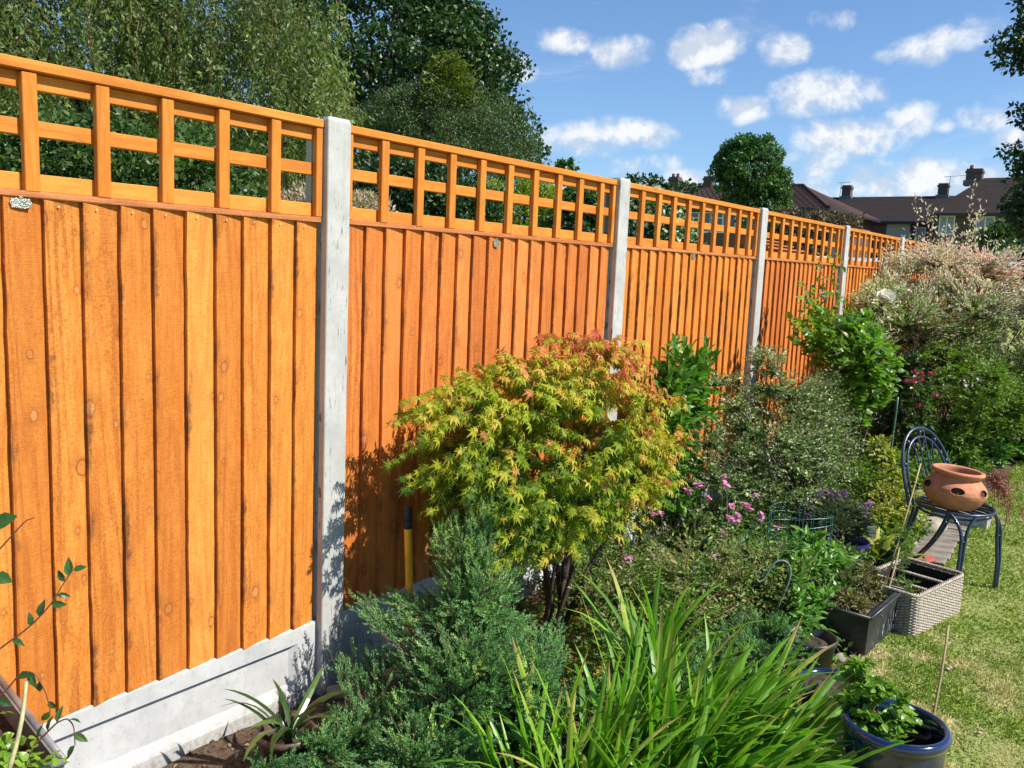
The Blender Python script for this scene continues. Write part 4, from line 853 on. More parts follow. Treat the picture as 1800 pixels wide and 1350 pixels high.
# rose
ROSEM = leaf_mat('rose_leaves', [(0, (.05, .12, .014)), (.5, (.13, .26, .03)), (.85, (.24, .38, .04)), (1, (.34, .22, .05))], .40, .35, .5)
rb_ = [(.55, 6.25, 1.28, .18, .30, .16), (.75, 5.95, 1.02, .22, .3, .26), (.52, 6.15, 1.14, .24, .42, .27), (.72, 6.3, 1.0, .2, .28, .25), (.45, 5.9, 1.18, .14, .2, .16), (.38, 5.75, 1.30, .10, .16, .18), (.6, 6.3, .8, .25, .35, .25)]
rr, _ = plant('rose_bush', 'white rose bush with glossy green leaves in front of the fourth post', (.6, 6.15, 0), rb_, ROSEM, OV, 73, 240, n_twigs=430, n_limbs=12, zone=.22, per=9, leafs=(.038, .066), mode=(.5, .75, .05, .3), nj=.5, lo=.45, limb_r=.008, wl=.9, rise=.1)
WPET = leaf_mat('white_petals', [(0, (.78, .76, .62)), (1, (.86, .85, .78))], .3, .6, .2, tint=(1, .97, .88))
def rose_flower(parent, loc, r_, seed):
    rng = np.random.default_rng(seed); f = link('flower', None, None, parent, loc)
    T = ovate(1.5, -.35, .10)
    n = 26; k = np.arange(n); a = k*2.4; lift = .25+.95*(1-k/n); d = np.stack([np.cos(a)*np.cos(lift), np.sin(a)*np.cos(lift), np.sin(lift)], -1)
    s = r_*(.55+.45*k/n); o = scatter('petal', T, d*0, basis(d, np.array([0, 0, 1.])-d*.5+rng.normal(size=d.shape)*.15), np.stack([s, s*1.0, s], -1), rng.uniform(0, 1, n), WPET, f, kind=None)
    f.rotation_euler = (.65, .42, 0); return f
fl = D(1557, 527, 6.1); rb0 = np.array(rr.location)
rose_flower(rr, fl-rb0, .085, 1); f2 = D(1447, 522, 6.1); rose_flower(rr, f2-rb0, .042, 2)
m = MB()
for q, e in ((fl, .6), (f2, .45)): c_ = np.array([.55, 6.15, .75]); m.tubes(bez(np.array([c_-rb0]), np.array([(c_+q)/2+[0, 0, .1]-rb0]), np.array([q-rb0]), 7), .004, 5)
m.obj('flower_stem', GSTEM, rr)
m = MB(); Pl = []
for (px, py) in ((1440, 462), (1468, 448), (1412, 498), (1425, 520), (1395, 560), (1500, 560)):
    q = D(px, py, 6.1); c_ = np.array([.5, 6.1, 1.05]); P_ = bez(np.array([c_-rb0]), np.array([(c_+q)/2+[0, 0, .06]-rb0]), np.array([q-rb0]), 14); m.tubes(P_, .0025, 4); Pl.append(P_[0][5:])
m.obj('shoot', simple('red_green_stem', (.16, .10, .04)), rr); rq = np.random.default_rng(7); P_ = np.concatenate(Pl).repeat(4, 0)+rq.normal(size=(len(np.concatenate(Pl))*4, 3))*.028; s_q = rq.uniform(.03, .055, len(P_))
scatter('shoot_foliage', OV, P_, basis(rnd_unit(rq, len(P_)), rnd_unit(rq, len(P_))*.6+[0, 0, 1]), np.stack([s_q, s_q*.8, s_q], -1), rq.uniform(.3, 1, len(P_)), ROSEM, rr)
for (px, py) in ((1440, 462), (1468, 448), (1412, 498)):
    q = D(px, py, 6.1); MB().ball((0, 0, 0), (.008, .008, .014)).obj('bud', ROSEM, rr, q-rb0)
# variegated shrub
VARM = leaf_mat('variegated_leaves', [(0, (.04, .08, .02)), (.4, (.12, .19, .055)), (.7, (.30, .38, .16)), (1, (.66, .68, .42))], .25, .45, .4)
vb = [(.35, 5.2, 1.12, .10, .35, .07), (.60, 5.7, .98, .12, .22, .10), (.75, 4.6, .70, .10, .22, .10), (.45, 4.15, .75, .10, .22, .10), (.85, 5.1, .42, .16, .3, .16), (.45, 4.45, .60, .26, .36, .24), (.45, 4.2, .42, .25, .3, .25), (.50, 5.75, .72, .3, .35, .22), (.30, 4.6, .95, .12, .3, .10), (.52, 5.05, .72, .40, .62, .24), (.62, 4.85, .50, .42, .50, .30), (.50, 5.45, .84, .32, .35, .20), (.40, 4.75, .90, .22, .32, .14), (.72, 5.35, .58, .30, .35, .25), (.42, 5.0, 1.0, .18, .30, .10)]
plant('variegated_shrub', 'wide shrub of tiny grey green variegated leaves on a bundled brown stem', (.74, 5.2, 0), vb, VARM, LEAF2, 74, 0, n_twigs=2300, n_limbs=24, zone=.19, per=17, leafs=(.014, .027), mode=(.5, .75, .1, .3), nj=.7, lo=.45, limb_r=.011, twig_r=.0013, bark=BARK, wl=.62, spread=.02, rise=.05, gap=.85, gs=11)
# large dappled willow
DAPM = leaf_mat('dappled_willow_leaves', [(0, (.12, .20, .035)), (.32, (.28, .40, .11)), (.46, (.62, .66, .40)), (.72, (.92, .78, .68)), (1, (.90, .50, .45))], .35, .5, .25, tint=(1.05, 1.1, .8))
db = [(.35, 7.6, 1.30, .20, .45, .33), (.9, 8.2, 1.25, .45, .45, .33), (1.7, 9.0, 1.25, .5, .6, .45), (.45, 9.3, 1.64, .70, .80, .38), (.75, 9.0, 1.35, .70, .75, .45), (1.25, 8.9, 1.30, .6, .7, .5), (1.05, 9.2, 1.62, .5, .5, .36), (1.6, 9.2, 1.50, .45, .45, .35), (-.0+.25, 8.2, 1.35, .28, .55, .33), (.9, 9.4, 1.6, .45, .5, .32), (.5, 8.6, 1.0, .45, .6, .4), (1.5, 9.3, 1.15, .5, .6, .45)]
dc = np.array([.8, 9.0, 1.3])
def dtone(P, t):
    up_ = (P[:, 2]-1.15)/.7; right = (P-dc)@RT
    return np.clip(t*1.2-.32+.44*up_+.22*np.clip(right, -.4, .9)+.14*vnoise(P, 5, 8), 0, 1)
root, ins = plant('dappled_willow', 'large dappled willow with pink and cream shoot tips at the far end of the bed', (.8, 9.0, 0), db, DAPM, LEAF2, 75, 0, n_twigs=4200, n_limbs=30, zone=.34, per=20, leafs=(.024, .044), mode=(1.0, .5, .15, .3), nj=.8, lo=.62, limb_r=.012, twig_r=.0018, bark=TWIG, wl=.42, rise=-.12, gap=.5, gs=5, tonef=dtone, spread=.1)
# tall wands above it
rng = np.random.default_rng(76); tips = np.array([D(x, y, 8.6) for x, y in ((1608, 338), (1640, 372), (1712, 322), (1722, 355), (1716, 372), (1705, 405), (1660, 400), (1600, 405), (1742, 408), (1755, 425), (1780, 430), (1630, 360), (1560, 425), (1525, 440), (1790, 445), (1680, 395), (1618, 418), (1695, 420))])
st_ = tips*[1, 1, 0]+np.array([0, 0, 1.35])+rng.normal(size=tips.shape)*.1; st_[:, :2] += (np.array([.7, 8.9])-st_[:, :2])*.3
Cv = bez(st_, (st_+tips)/2+rng.normal(size=tips.shape)*.05, tips, 8); m = MB(); m.tubes(Cv-np.array(root.location), np.linspace(.006, .002, 8), 5); m.obj('shoot', TWIG, root)
per = 46; u = np.clip(rng.uniform(.35, 1, (len(tips), per)), 0, .999)*7; i0 = u.astype(int); fr = (u-i0)[..., None]; ii = np.arange(len(tips))[:, None]
P = (Cv[ii, i0]*(1-fr)+Cv[ii, i0+1]*fr).reshape(-1, 3); P += rnd_unit(rng, len(P))*rng.uniform(0, .085, len(P))[:, None]*[1, 1, .8]; s = rng.uniform(.03, .055, len(P)); T = rnd_unit(rng, len(P))+[0, 0, 1.0]
scatter('tip_foliage', LEAF4, P, basis(T, rnd_unit(rng, len(P))), np.stack([s, s*.42, s], -1), np.clip(.62+rng.normal(size=len(P))*.16, 0, 1), DAPM, root, root.location)
# low green shrub in front of it, brown dead patch, dark conifer, climber with red flowers
SPIM = leaf_mat('spirea_leaves', [(0, (.05, .10, .015)), (.5, (.13, .22, .03)), (1, (.26, .37, .05))], .35)
plant('spirea_shrub', 'fresh green twiggy shrub under the dappled willow, above the chair', (1.05, 8.0, 0), [(1.15, 7.5, .80, .35, .35, .28), (.9, 7.6, .95, .3, .3, .2), (1.0, 7.9, .82, .45, .42, .30), (1.25, 8.2, .58, .40, .45, .32), (.9, 7.8, .5, .35, .4, .35), (1.5, 8.5, .7, .3, .4, .3)], SPIM, LEAF2, 77, 0, n_twigs=1300, n_limbs=18, zone=.24, per=15, leafs=(.022, .04), mode=(.7, .6, .15, .3), nj=.7, lo=.5, wl=.5, bark=DARKTWIG, gap=.4, gs=6)
BRNM = leaf_mat('dead_brown_leaves', [(0, (.05, .03, .015)), (.5, (.12, .075, .035)), (1, (.16, .15, .05))], .15)
plant('dead_shrub', 'brown dead twiggy patch between the rose and the dappled willow', (.8, 7.9, 0), [(.72, 8.0, 1.05, .28, .35, .2)], BRNM, LEAF4, 78, 0, n_twigs=420, n_limbs=14, zone=.25, per=7, leafs=(.018, .03), lo=.2, wl=.4, bark=DARKTWIG, twigm=DARKTWIG)
DKCM = leaf_mat('dark_feathery_conifer', [(0, (.010, .03, .015)), (.6, (.03, .07, .032)), (1, (.06, .12, .05))], .12)
conifer('dark_conifer', 'dark feathery conifer behind the green cane, right of the variegated shrub', 1600, 625, 880, 7.0, 52, DKCM, 43, 420, leaf=.05, per=40)
plant('honeysuckle', 'climber with dark pink flower heads beside the dark conifer', (.9, 7.1, 0), [(.88, 7.0, .70, .16, .25, .26)], HEDGEM, LEAF4, 79, 0, 'plant', n_twigs=70, n_limbs=5, zone=.2, per=9, leafs=(.03, .05), lo=.2, wl=.7)
REDP = leaf_mat('dark_pink_petals', [(0, (.30, .03, .07)), (1, (.55, .10, .17))], .3, tint=(1, 1, 1)); PINKP = leaf_mat('pink_petals', [(0, (.58, .20, .38)), (1, (.80, .42, .58))], .35, tint=(1, 1, 1)); PURP = leaf_mat('lavender_petals', [(0, (.25, .09, .28)), (1, (.50, .24, .52))], .3, tint=(1, 1, 1))
hs = [o for o in bpy.data.objects if o.name.startswith('honeysuckle')][0]
for (px, py) in ((1609, 655), (1622, 660), (1595, 672), (1607, 671), (1618, 667), (1644, 695), (1637, 659), (1615, 714)):
    q = D(px, py, 6.4)-np.array(hs.location); n = 16; d = rnd_unit(RNG, n)+[0, 0, .5]; scatter('flower', LEAF4, np.repeat(q[None], n, 0), basis(d, rnd_unit(RNG, n)), np.stack([np.full(n, .034), np.full(n, .013), np.full(n, .03)], -1), RNG.uniform(0, 1, n), REDP, hs, kind=None)
# leafy plants on the right, lawn edge
NETM = leaf_mat('mint_leaves', [(0, (.04, .12, .02)), (.5, (.11, .24, .04)), (1, (.24, .40, .09))], .35, .4)
plant('leafy_shrub', 'bushy plant with broad bright green leaves at the right edge above the lawn', (1.32, 9.2, 0), [(1.35, 9.2, .30, .35, .45, .30), (1.15, 8.8, .18, .3, .4, .22), (1.6, 9.6, .4, .35, .4, .35), (1.0, 9.0, .30, .3, .3, .25)], NETM, LEAF4, 83, 90, 'plant', n_twigs=420, n_limbs=16, zone=.2, per=10, leafs=(.05, .085), mode=(.5, .8, .0, .3), nj=.45, nrm=(.3, -.3, .8), lo=.5, wl=.62, bark=GSTEM, twigm=GSTEM)
plant('leafy_shrub', 'low mixed green plant behind the chair back', (1.05, 6.9, 0), [(.9, 7.0, .20, .28, .5, .20), (.95, 7.9, .22, .3, .4, .22), (.85, 6.6, .18, .25, .3, .2)], SPIM, LEAF4, 84, 0, 'plant', n_twigs=380, n_limbs=14, zone=.2, per=10, leafs=(.03, .055), nj=.6, lo=.3, wl=.6, bark=GSTEM, twigm=GSTEM)
YELM = leaf_mat('golden_leaves', [(0, (.10, .15, .015)), (.5, (.28, .30, .03)), (1, (.62, .56, .08))], .3)
plant('euonymus', 'low golden leaved shrub left of the blue chair', (.98, 6.05, 0), [(.98, 6.05, .14, .24, .32, .15), (1.08, 5.75, .10, .18, .22, .12), (.85, 6.3, .22, .2, .25, .14)], YELM, LEAF4, 85, 0, n_twigs=420, n_limbs=14, zone=.12, per=12, leafs=(.016, .03), nj=.6, lo=.5, wl=.6)
plant('euonymus', 'small yellow variegated plant under the green cane', (.80, 6.4, 0), [(.80, 6.35, .42, .12, .16, .12)], YELM, LEAF4, 86, 0, n_twigs=70, n_limbs=6, zone=.14, per=9, leafs=(.03, .05), nj=.5, lo=.3, wl=.6)
strap_clump('hosta', 'yellow green broad-leaved plant beside the purple pot', (1.08, 5.2, .0), [(1.08, 5.25, 34, .20, 0, 3, .75, .10), (1.16, 5.05, 16, .24, 0, 3, .6, .08)], YELM, 95, w=.10, bend=(.3, 1.2))
# middle of the bed: fuchsia, straw, columbines, euphorbia
FUCM = leaf_mat('bronze_small_leaves', [(0, (.07, .13, .03)), (.5, (.20, .27, .07)), (.8, (.38, .38, .15)), (1, (.50, .30, .16))], .36)
plant('bronze_shrub', 'twiggy shrub of small bronze green leaves on reddish stems behind the sword leaves', (.82, 3.15, 0), [(.78, 3.35, .30, .36, .50, .24), (.98, 3.75, .22, .30, .38, .20), (.62, 3.1, .26, .25, .30, .20)], FUCM, LEAF4, 87, 0, n_twigs=520, n_limbs=16, zone=.20, per=12, leafs=(.014, .028), mode=(.5, .75, .1, .3), nj=.7, lo=.25, wl=.5, limb_r=.006, bark=simple('reddish_stem', (.22, .10, .05), .7), rise=.05)
GMID = leaf_mat('mid_green_leaves', [(0, (.05, .11, .02)), (.5, (.14, .24, .045)), (1, (.30, .42, .10))], .35)
plant('ground_cover_plant', 'mound of mixed mid green leaves between the variegated shrub and the crocosmia', (.8, 4.1, 0), [(.85, 4.05, .14, .35, .5, .16), (.55, 4.4, .16, .3, .4, .18), (1.05, 4.5, .12, .25, .3, .14), (.55, 3.7, .12, .3, .4, .14)], GMID, LEAF4, 88, 0, 'plant', n_twigs=700, n_limbs=24, zone=.12, per=9, leafs=(.022, .05), nj=.6, lo=.3, wl=.55, spread=.2, bark=GSTEM, twigm=GSTEM)
EUPM = leaf_mat('euphorbia_leaves', [(0, (.05, .14, .02)), (.5, (.13, .28, .045)), (1, (.27, .44, .09))], .38, .35, .45)
plant('leafy_perennial', 'bright green upright plant with narrow pointed leaves left of the black trough', (1.16, 3.85, 0), [(1.17, 3.9, .20, .17, .24, .16), (1.08, 4.15, .24, .16, .2, .15), (1.27, 3.50, .20, .12, .14, .10), (1.20, 3.70, .18, .14, .18, .14)], EUPM, OV, 89, 200, 'plant', n_twigs=130, n_limbs=16, zone=.20, per=13, leafs=(.035, .062), mode=(.6, .7, .1, .25), nj=.4, lo=.4, wl=.42, spread=.1, bark=GSTEM, twigm=GSTEM)
STRW = leaf_mat('dry_straw_leaves', [(0, (.16, .10, .03)), (.6, (.38, .28, .09)), (1, (.50, .42, .16))], .3)
strap_clump('dry_grass', 'tuft of dry straw coloured leaves at the foot of the maple', (.62, 3.1, .0), [(.60, 3.12, 34, .22, 0, 3, .8, .14), (.75, 3.35, 26, .25, 0, 3, .5, .12)], STRW, 96, w=.02, bend=(.4, 1.6))
m = thing('fallen_leaf_drift', 'drift of fallen yellow and orange maple leaves on the soil below the maple', 'fallen leaves', (.62, 3.0, 0)); m['kind'] = 'stuff'
rng = np.random.default_rng(97); n = 620; P = np.stack([rng.normal(.60, .17, n), rng.normal(3.0, .28, n), rng.uniform(.015, .06, n)], -1); scatter('leaf_litter', MAPLE, P, basis(rnd_unit(rng, n)*[1, 1, .3], rnd_unit(rng, n)*.5+[0, 0, 1]), rng.uniform(.035, .06, n), rng.uniform(.45, .9, n), MAPLEM, m, m.location)
# columbines
cb = thing('columbine', 'pink columbines flowering on thin stems between maple and variegated shrub', 'flowering plant', (.68, 4.0, 0)); cbl = np.array(cb.location)
spots = [(1148, 903, 3.85), (1162, 901, 3.85), (1228, 850, 4.1), (1272, 836, 4.25), (1276, 850, 4.25), (1246, 874, 4.1), (1286, 889, 4.0), (1318, 893, 4.1), (1312, 887, 4.1), (1283, 909, 4.0), (1292, 913, 4.0), (1336, 911, 4.1), (1366, 926, 4.1), (1272, 937, 3.95), (1254, 980, 3.9), (1103, 981, 3.6), (1340, 905, 4.1), (1298, 905, 4.0), (1210, 862, 4.15), (1330, 870, 4.3)]
rng = np.random.default_rng(98); sm = MB()
PET = ovate(.9, -.25, .12)
for (px, py, d_) in spots:
    q = D(px, py, d_); b_ = np.array([q[0]+rng.normal()*.08, q[1]+rng.normal()*.08+.05, .0]); sm.tubes(bez(np.array([b_-cbl]), np.array([(b_+q)/2+[rng.normal()*.04, rng.normal()*.04, .05]-cbl]), np.array([q-cbl]), 7), .0016, 4)
    n = 10; a = np.arange(n)*2*math.pi/5+(np.arange(n) >= 5)*.6; el_ = np.where(np.arange(n) < 5, -.15, -.9); d = np.stack([np.cos(a)*np.cos(el_), np.sin(a)*np.cos(el_), np.sin(el_)], -1)
    tl_ = Matrix.Rotation(rng.uniform(-.8, .8), 3, 'X')@Matrix.Rotation(rng.uniform(-.5, 1.0), 3, 'Y'); d = d@np.array(tl_).T; s = np.where(np.arange(n) < 5, .024, .022)*rng.uniform(.8, 1.3)
    scatter('flower', PET, np.repeat((q-cbl)[None], n, 0), basis(d, np.array([0, 0, 1.])+rng.normal(size=d.shape)*.2), np.stack([s, s*1.0, s], -1), rng.uniform(0, 1, n), PINKP, cb, kind=None)
sm.obj('stem', GSTEM, cb)
n = 150; P = np.stack([rng.normal(.68, .16, n), rng.normal(4.05, .28, n), rng.uniform(.08, .35, n)], -1); s = rng.uniform(.03, .05, n); scatter('foliage', LEAF4, P, basis(rnd_unit(rng, n), rnd_unit(rng, n)*.5+[0, 0, 1]), np.stack([s, s*.8, s], -1), rng.uniform(.2, .9, n), leaf_mat('blue_green_leaves', [(0, (.03, .08, .035)), (1, (.12, .22, .11))]), cb, cbl)

# ---------------------------------------------------------------- garden objects
def gauss(n, s=1.0): return RNG.normal(size=n)*s
CANE = simple('bamboo_cane', (.36, .26, .13), .6, nscale=12, namt=.3); GCANE = simple('green_coated_cane', (.06, .16, .11), .4); GREYM = simple('grey_coated_steel', (.16, .19, .18), .45, nscale=20)
def cane(name, label, a, b, r_, mat, cat='cane', group=None, nodes=True):
    a, b = np.array(a), np.array(b); t = thing(name, label, cat, a, group); n = 8; P = a+(b-a)*np.linspace(0, 1, n)[:, None]+np.sin(np.linspace(0, 3, n))[:, None]*np.array([.004, .003, 0])
    m = MB(); m.tubes(P-a, np.linspace(r_, r_*.85, n), 8, cap=True)
    if nodes:
        for k in range(1, n-1): m.tubes([P[k]-a-(b-a)*.004, P[k]-a, P[k]-a+(b-a)*.004], [r_*.9, r_*1.28, r_*.9], 8)
    m.obj('shaft', mat, t, smooth=True); return t
cane('bamboo_cane', 'long slanting bamboo cane rising from the black trough across the chair back', G(1543, 1068, .10), D(1618, 815, 4.25), .0042, CANE, group='bamboo canes')
cane('bamboo_cane', 'short slanting bamboo cane standing in the black trough', G(1549, 1075, .10), D(1581, 962, 4.1), .0048, CANE, group='bamboo canes')
cane('bamboo_cane', 'bamboo cane leaning inside the green wire mesh cylinder', G(1425, 1058, .0), D(1452, 926, 4.45), .006, CANE, group='bamboo canes')
cane('bamboo_cane', 'thick reddish brown stake under the right side of the maple', G(1086, 1045, .0), D(1093, 925, 3.72), .009, simple('brown_stake', (.20, .10, .05), .7), group='bamboo canes')
cane('green_cane', 'green plastic coated cane in front of the dark feathery conifer', D(1558, 838, 6.2), D(1578, 698, 6.1), .008, GCANE, group='green canes')
cane('green_cane', 'green plastic coated cane beside the bundled brown stem', D(1437, 882, 5.1), D(1450, 765, 5.1), .0055, GCANE, group='green canes')
for q, (a, b) in enumerate((((1424, 905), (1436, 745)), ((1433, 905), (1438, 750)), ((1441, 900), (1437, 752)))):
    pass
bs = thing('shrub_trunk_bundle', 'bundle of straight brown stems tied together under the variegated shrub', 'stems', (*D(1434, 900, 5.05)[:2], 0)); b0 = np.array(bs.location); m = MB()
for k in range(5):
    o = np.array([gauss(1)[0]*.012, gauss(1)[0]*.012, 0]); m.tubes(np.array([b0+o*2, D(1434, 830, 5.05)+o, D(1437+k*3-6, 752-k*6, 5.1)+o*2])-b0, [.011, .009, .005], 7)
m.obj('stem', BARK, bs, smooth=True); MB().tubes(D(1434, 846, 5.05)-b0+np.stack([np.cos(np.linspace(0, 6.28, 13))*.026, np.sin(np.linspace(0, 6.28, 13))*.026, np.zeros(13)], -1), .003, 5).obj('tie', GUT, bs)
# yellow handled garden tool
tb = np.array([.15, 2.33, 0.02]); tt_ = GX(716, 890, .15); d_ = (tt_-tb)/np.linalg.norm(tt_-tb); Lh = np.linalg.norm(tt_-tb)
tl_ = thing('garden_tool', 'long yellow shafted garden tool with a black grip, leaning by the fence behind the juniper', 'garden tool', tb)
YEL = simple('worn_yellow_paint', (.85, .46, .03), .4, nscale=9, namt=.15); BLK = simple('black_rubber', (.022, .026, .03), .55, bump=.5)
m = MB(); m.tubes([d_*.12, d_*(Lh*.5), d_*(Lh-.085)], .0145, 16); m.obj('shaft', YEL, tl_, smooth=True)
z = np.array([-.085, -.083, -.06, -.058, -.055, -.052, -.03, -.006, 0, .001]); m = MB(); m.tubes(d_*(Lh+z)[:, None], [.0145, .0165, .0170, .0155, .0155, .0172, .0172, .0168, .0145, .002], 16); m.obj('grip', BLK, tl_, smooth=True)
m = MB(); m.box(-.004, .004, -.07, .07, -.02, .14, .001); m.obj('blade', simple('steel', (.35, .35, .36), .35, .9), tl_)
# blue metal chair
BLUE = simple('dark_blue_metal', (.012, .030, .075), .32, .0, .6, nscale=22, namt=.35, coat=.3)
ch = thing('garden_chair', 'dark blue metal bistro chair with a round back, holding the terracotta pot', 'chair', (1.51, 5.0, 0)); c0 = np.array([1.51, 5.0, 0])
f_ = np.array([.917, -.40, 0]); s_ = np.array([.40, .917, 0]); zz = np.array([0, 0, 1.])
def C3(a, b, z): return f_*a+s_*b+zz*z
ang = np.linspace(0, 2*math.pi, 33); SR = .185; SH = .43
m = MB(); m.tubes(np.array([C3(SR*math.cos(a), SR*math.sin(a), SH) for a in ang]), .0085, 8); m.tubes(np.array([C3(SR*.92*math.cos(a), SR*.92*math.sin(a), SH-.028) for a in ang]), .006, 6); m.obj('seat_ring', BLUE, ch, smooth=True)
m = MB()
for k in range(-3, 4): b = k*.05; h_ = math.sqrt(SR**2-b*b)-.005; m.box(-h_, h_, b-.014, b+.014, SH-.004, SH+.0, R=np.stack([f_, s_, zz], 1), o=np.zeros(3)) if False else m.tubes([C3(-h_, b, SH), C3(h_, b, SH)], .006, 6)
m.obj('seat_slats', BLUE, ch)
def loop(w_, top, z0, inset):
    P = []
    for u in np.linspace(-1, 1, 31):
        a = (u+1)/2*math.pi; b = -math.cos(a)*w_; hh = math.sin(a)**.62; z = z0+(top-z0)*hh; P.append(C3(-.125-.13*(z-SH)/.36, b, z))
    return np.array(P)
m = MB(); lo = loop(.205, .80, SH-.02, 0); m.tubes(lo, .0085, 8); m.obj('back_frame', BLUE, ch, smooth=True)
m = MB(); li = loop(.172, .755, SH-.01, 0); m.tubes(li, .0065, 8); m.obj('back_frame', BLUE, ch, smooth=True)
for q in (4, 9, 15, 21, 26): m = MB(); m.ball((lo[q]+li[q])/2, .0125, 2); m.obj('spacer_ball', BLUE, ch, smooth=True)
for b in (-.075, -.02, .035, .09):
    top = li[np.abs(li[:, :]@s_-b*1.05).argmin() if False else int(np.argmin(np.abs(li@s_-b)+(li[:, 2] < .6)*9))]; MB().tubes([C3(-.12, b*.45, SH), top], .0045, 6).obj('back_bar', BLUE, ch, smooth=True)
for sg in (-1, 1):      # rear legs continue the back frame, splayed backwards
    m = MB()
    for o_ in (0, .033): P = bez(np.array([C3(-.115, sg*(.175-o_), SH-.02)]), np.array([C3(-.14, sg*(.172-o_), .20)]), np.array([C3(-.34, sg*(.19-o_*.8), .0)]), 12)[0]; m.tubes(P, .0085, 8)
    for t_ in (.3, .55, .8): A = bez(np.array([C3(-.115, sg*(.175-.016), SH-.02)]), np.array([C3(-.14, sg*(.156), .20)]), np.array([C3(-.34, sg*(.175), .0)]), 21)[0]; m.ball(A[int(t_*20)], .010, 1)
    m.obj('leg', BLUE, ch, smooth=True)
for sg in (-1, 1):      # front legs: two rods meeting low, parting in an arch at the seat
    m = MB(); foot = C3(.165, sg*.165, 0)
    for e in (-1, 1):
        tp = C3(SR*math.cos(.35*e+sg*.75), SR*math.sin(.35*e+sg*.75), SH); mid = C3(.160, sg*.150, .30)+s_*e*.016; P = np.concatenate([bez(np.array([tp]), np.array([mid+zz*.08]), np.array([mid]), 7)[0], np.array([foot+s_*e*.011+zz*.15, foot+s_*e*.009])]); m.tubes(P, .0085, 8)
    m.tubes([mid-s_*.03, mid+s_*.005], .005, 6); m.obj('leg', BLUE, ch, smooth=True)
WITH = leaf_mat('withered_leaves', [(0, (.08, .05, .02)), (.4, (.16, .12, .05)), (.7, (.12, .17, .04)), (1, (.40, .36, .05))], .2)
# terracotta strawberry pot
tp = thing('strawberry_pot', 'round terracotta strawberry pot with side openings, standing on the blue chair', 'plant pot', (1.500, 4.955, SH+.006)); tp.scale = (.88, .88, .78); tp.rotation_euler = (math.radians(-2), math.radians(4), 0)
prof = np.array([(.0, 0), (.095, 0), (.115, .008), (.150, .045), (.172, .09), (.177, .115), (.172, .14), (.158, .165), (.136, .19), (.124, .205), (.122, .215), (.134, .222), (.143, .232), (.146, .243), (.142, .253), (.132, .257), (.120, .252), (.116, .24), (.112, .21)])
t_ = np.linspace(0, len(prof)-1, 70); pf = np.stack([np.interp(t_, range(len(prof)), prof[:, 0]), np.interp(t_, range(len(prof)), prof[:, 1])], -1)
def prad(z): q = prof[:12]; return np.interp(z, q[1:, 1], q[1:, 0])
nA = 144; th = np.arange(nA)*2*math.pi/nA; V = np.stack([pf[:, None, 0]*np.cos(th), pf[:, None, 0]*np.sin(th), np.broadcast_to(pf[:, None, 1], (70, nA))], -1)
k = np.arange(69)[:, None]*nA; j = np.arange(nA)[None]; j2 = (j+1) % nA; F = np.stack([k+j, k+j2, k+nA+j2, k+nA+j], -1).reshape(-1, 4); Vf = V.reshape(-1, 3)
holes = [math.radians(a) for a in (-142, -76, -18, 44, 104, 164)]; cen = Vf[F].mean(1); keep = np.ones(len(F), bool); outer = np.repeat(np.arange(69), nA) < 38
for h in holes:
    da = (np.arctan2(cen[:, 1], cen[:, 0])-h+math.pi) % (2*math.pi)-math.pi; keep &= ~((((da*.165)/.038)**2+((cen[:, 2]-.140)/.023)**2 < 1) & outer)
m = MB(); m.add(Vf, F[keep]); m.obj('pot_wall', TERR, tp, smooth=True)
MB().lathe([(prad(z)-.012, z) for z in np.linspace(.02, .20, 12)]+[(.11, .205), (.0005, .205)], 48).obj('compost', POTSOIL, tp)
for h in holes:
    m = MB(); a = np.linspace(0, 2*math.pi, 25); zq = .140+.024*np.sin(a); hq = h+np.cos(a)*.039/.165; rq = np.array([prad(z) for z in zq])-.001; m.tubes(np.stack([rq*np.cos(hq), rq*np.sin(hq), zq], -1), .0036, 6); m.obj('opening_lip', TERR, tp, smooth=True)
    if h < 1: rg = np.random.default_rng(int(abs(h)*100)); q_ = np.array([[.150*math.cos(h), .150*math.sin(h), .125]]).repeat(16, 0)+rg.normal(size=(16, 3))*[.012, .012, .004]; scatter('sprout', LEAF4, q_, basis(rnd_unit(rg, 16)+[0, 0, .4]+np.array([math.cos(h), math.sin(h), 0])*.6, rnd_unit(rg, 16)), np.stack([np.full(16, .020), np.full(16, .004), np.full(16, .02)], -1), rg.uniform(.3, 1, 16), WITH, tp, kind=None)
SED = leaf_mat('red_sedum', [(0, (.12, .18, .05)), (.35, (.20, .12, .06)), (1, (.33, .10, .07))], .3, tint=(1, 1, 1))
sdm = thing('sedum', 'trailing reddish sedum spilling from the right side of the terracotta pot', 'plant', (1.66, 5.10, .55)); sb = np.array(sdm.location); rng = np.random.default_rng(120)
n = 26; A = np.repeat([[1.655, 5.075, .60]], n, 0)+rng.normal(size=(n, 3))*.02; Bp = A+np.array([.06, .03, -.02])+rng.normal(size=(n, 3))*[.03, .03, .02]; Cp = Bp+np.stack([rng.normal(size=n)*.02, rng.normal(size=n)*.02, -rng.uniform(.02, .20, n)], -1)
Cv = bez(A, Bp, Cp, 8); m = MB(); m.tubes(Cv-sb, .0022, 4); tag(m.obj('stem', simple('red_stem', (.25, .08, .05)), sdm), kind='stuff')
P = Cv.reshape(-1, 3).repeat(7, 0)+rng.normal(size=(n*8*7, 3))*.007; s = rng.uniform(.007, .014, len(P)); scatter('foliage', LEAF4, P, basis(rnd_unit(rng, len(P)), rnd_unit(rng, len(P))), np.stack([s, s*.5, s], -1), np.clip(.9-(P[:, 2]-.45)*2.4+rng.normal(size=len(P))*.15, 0, 1), SED, sdm, sb)
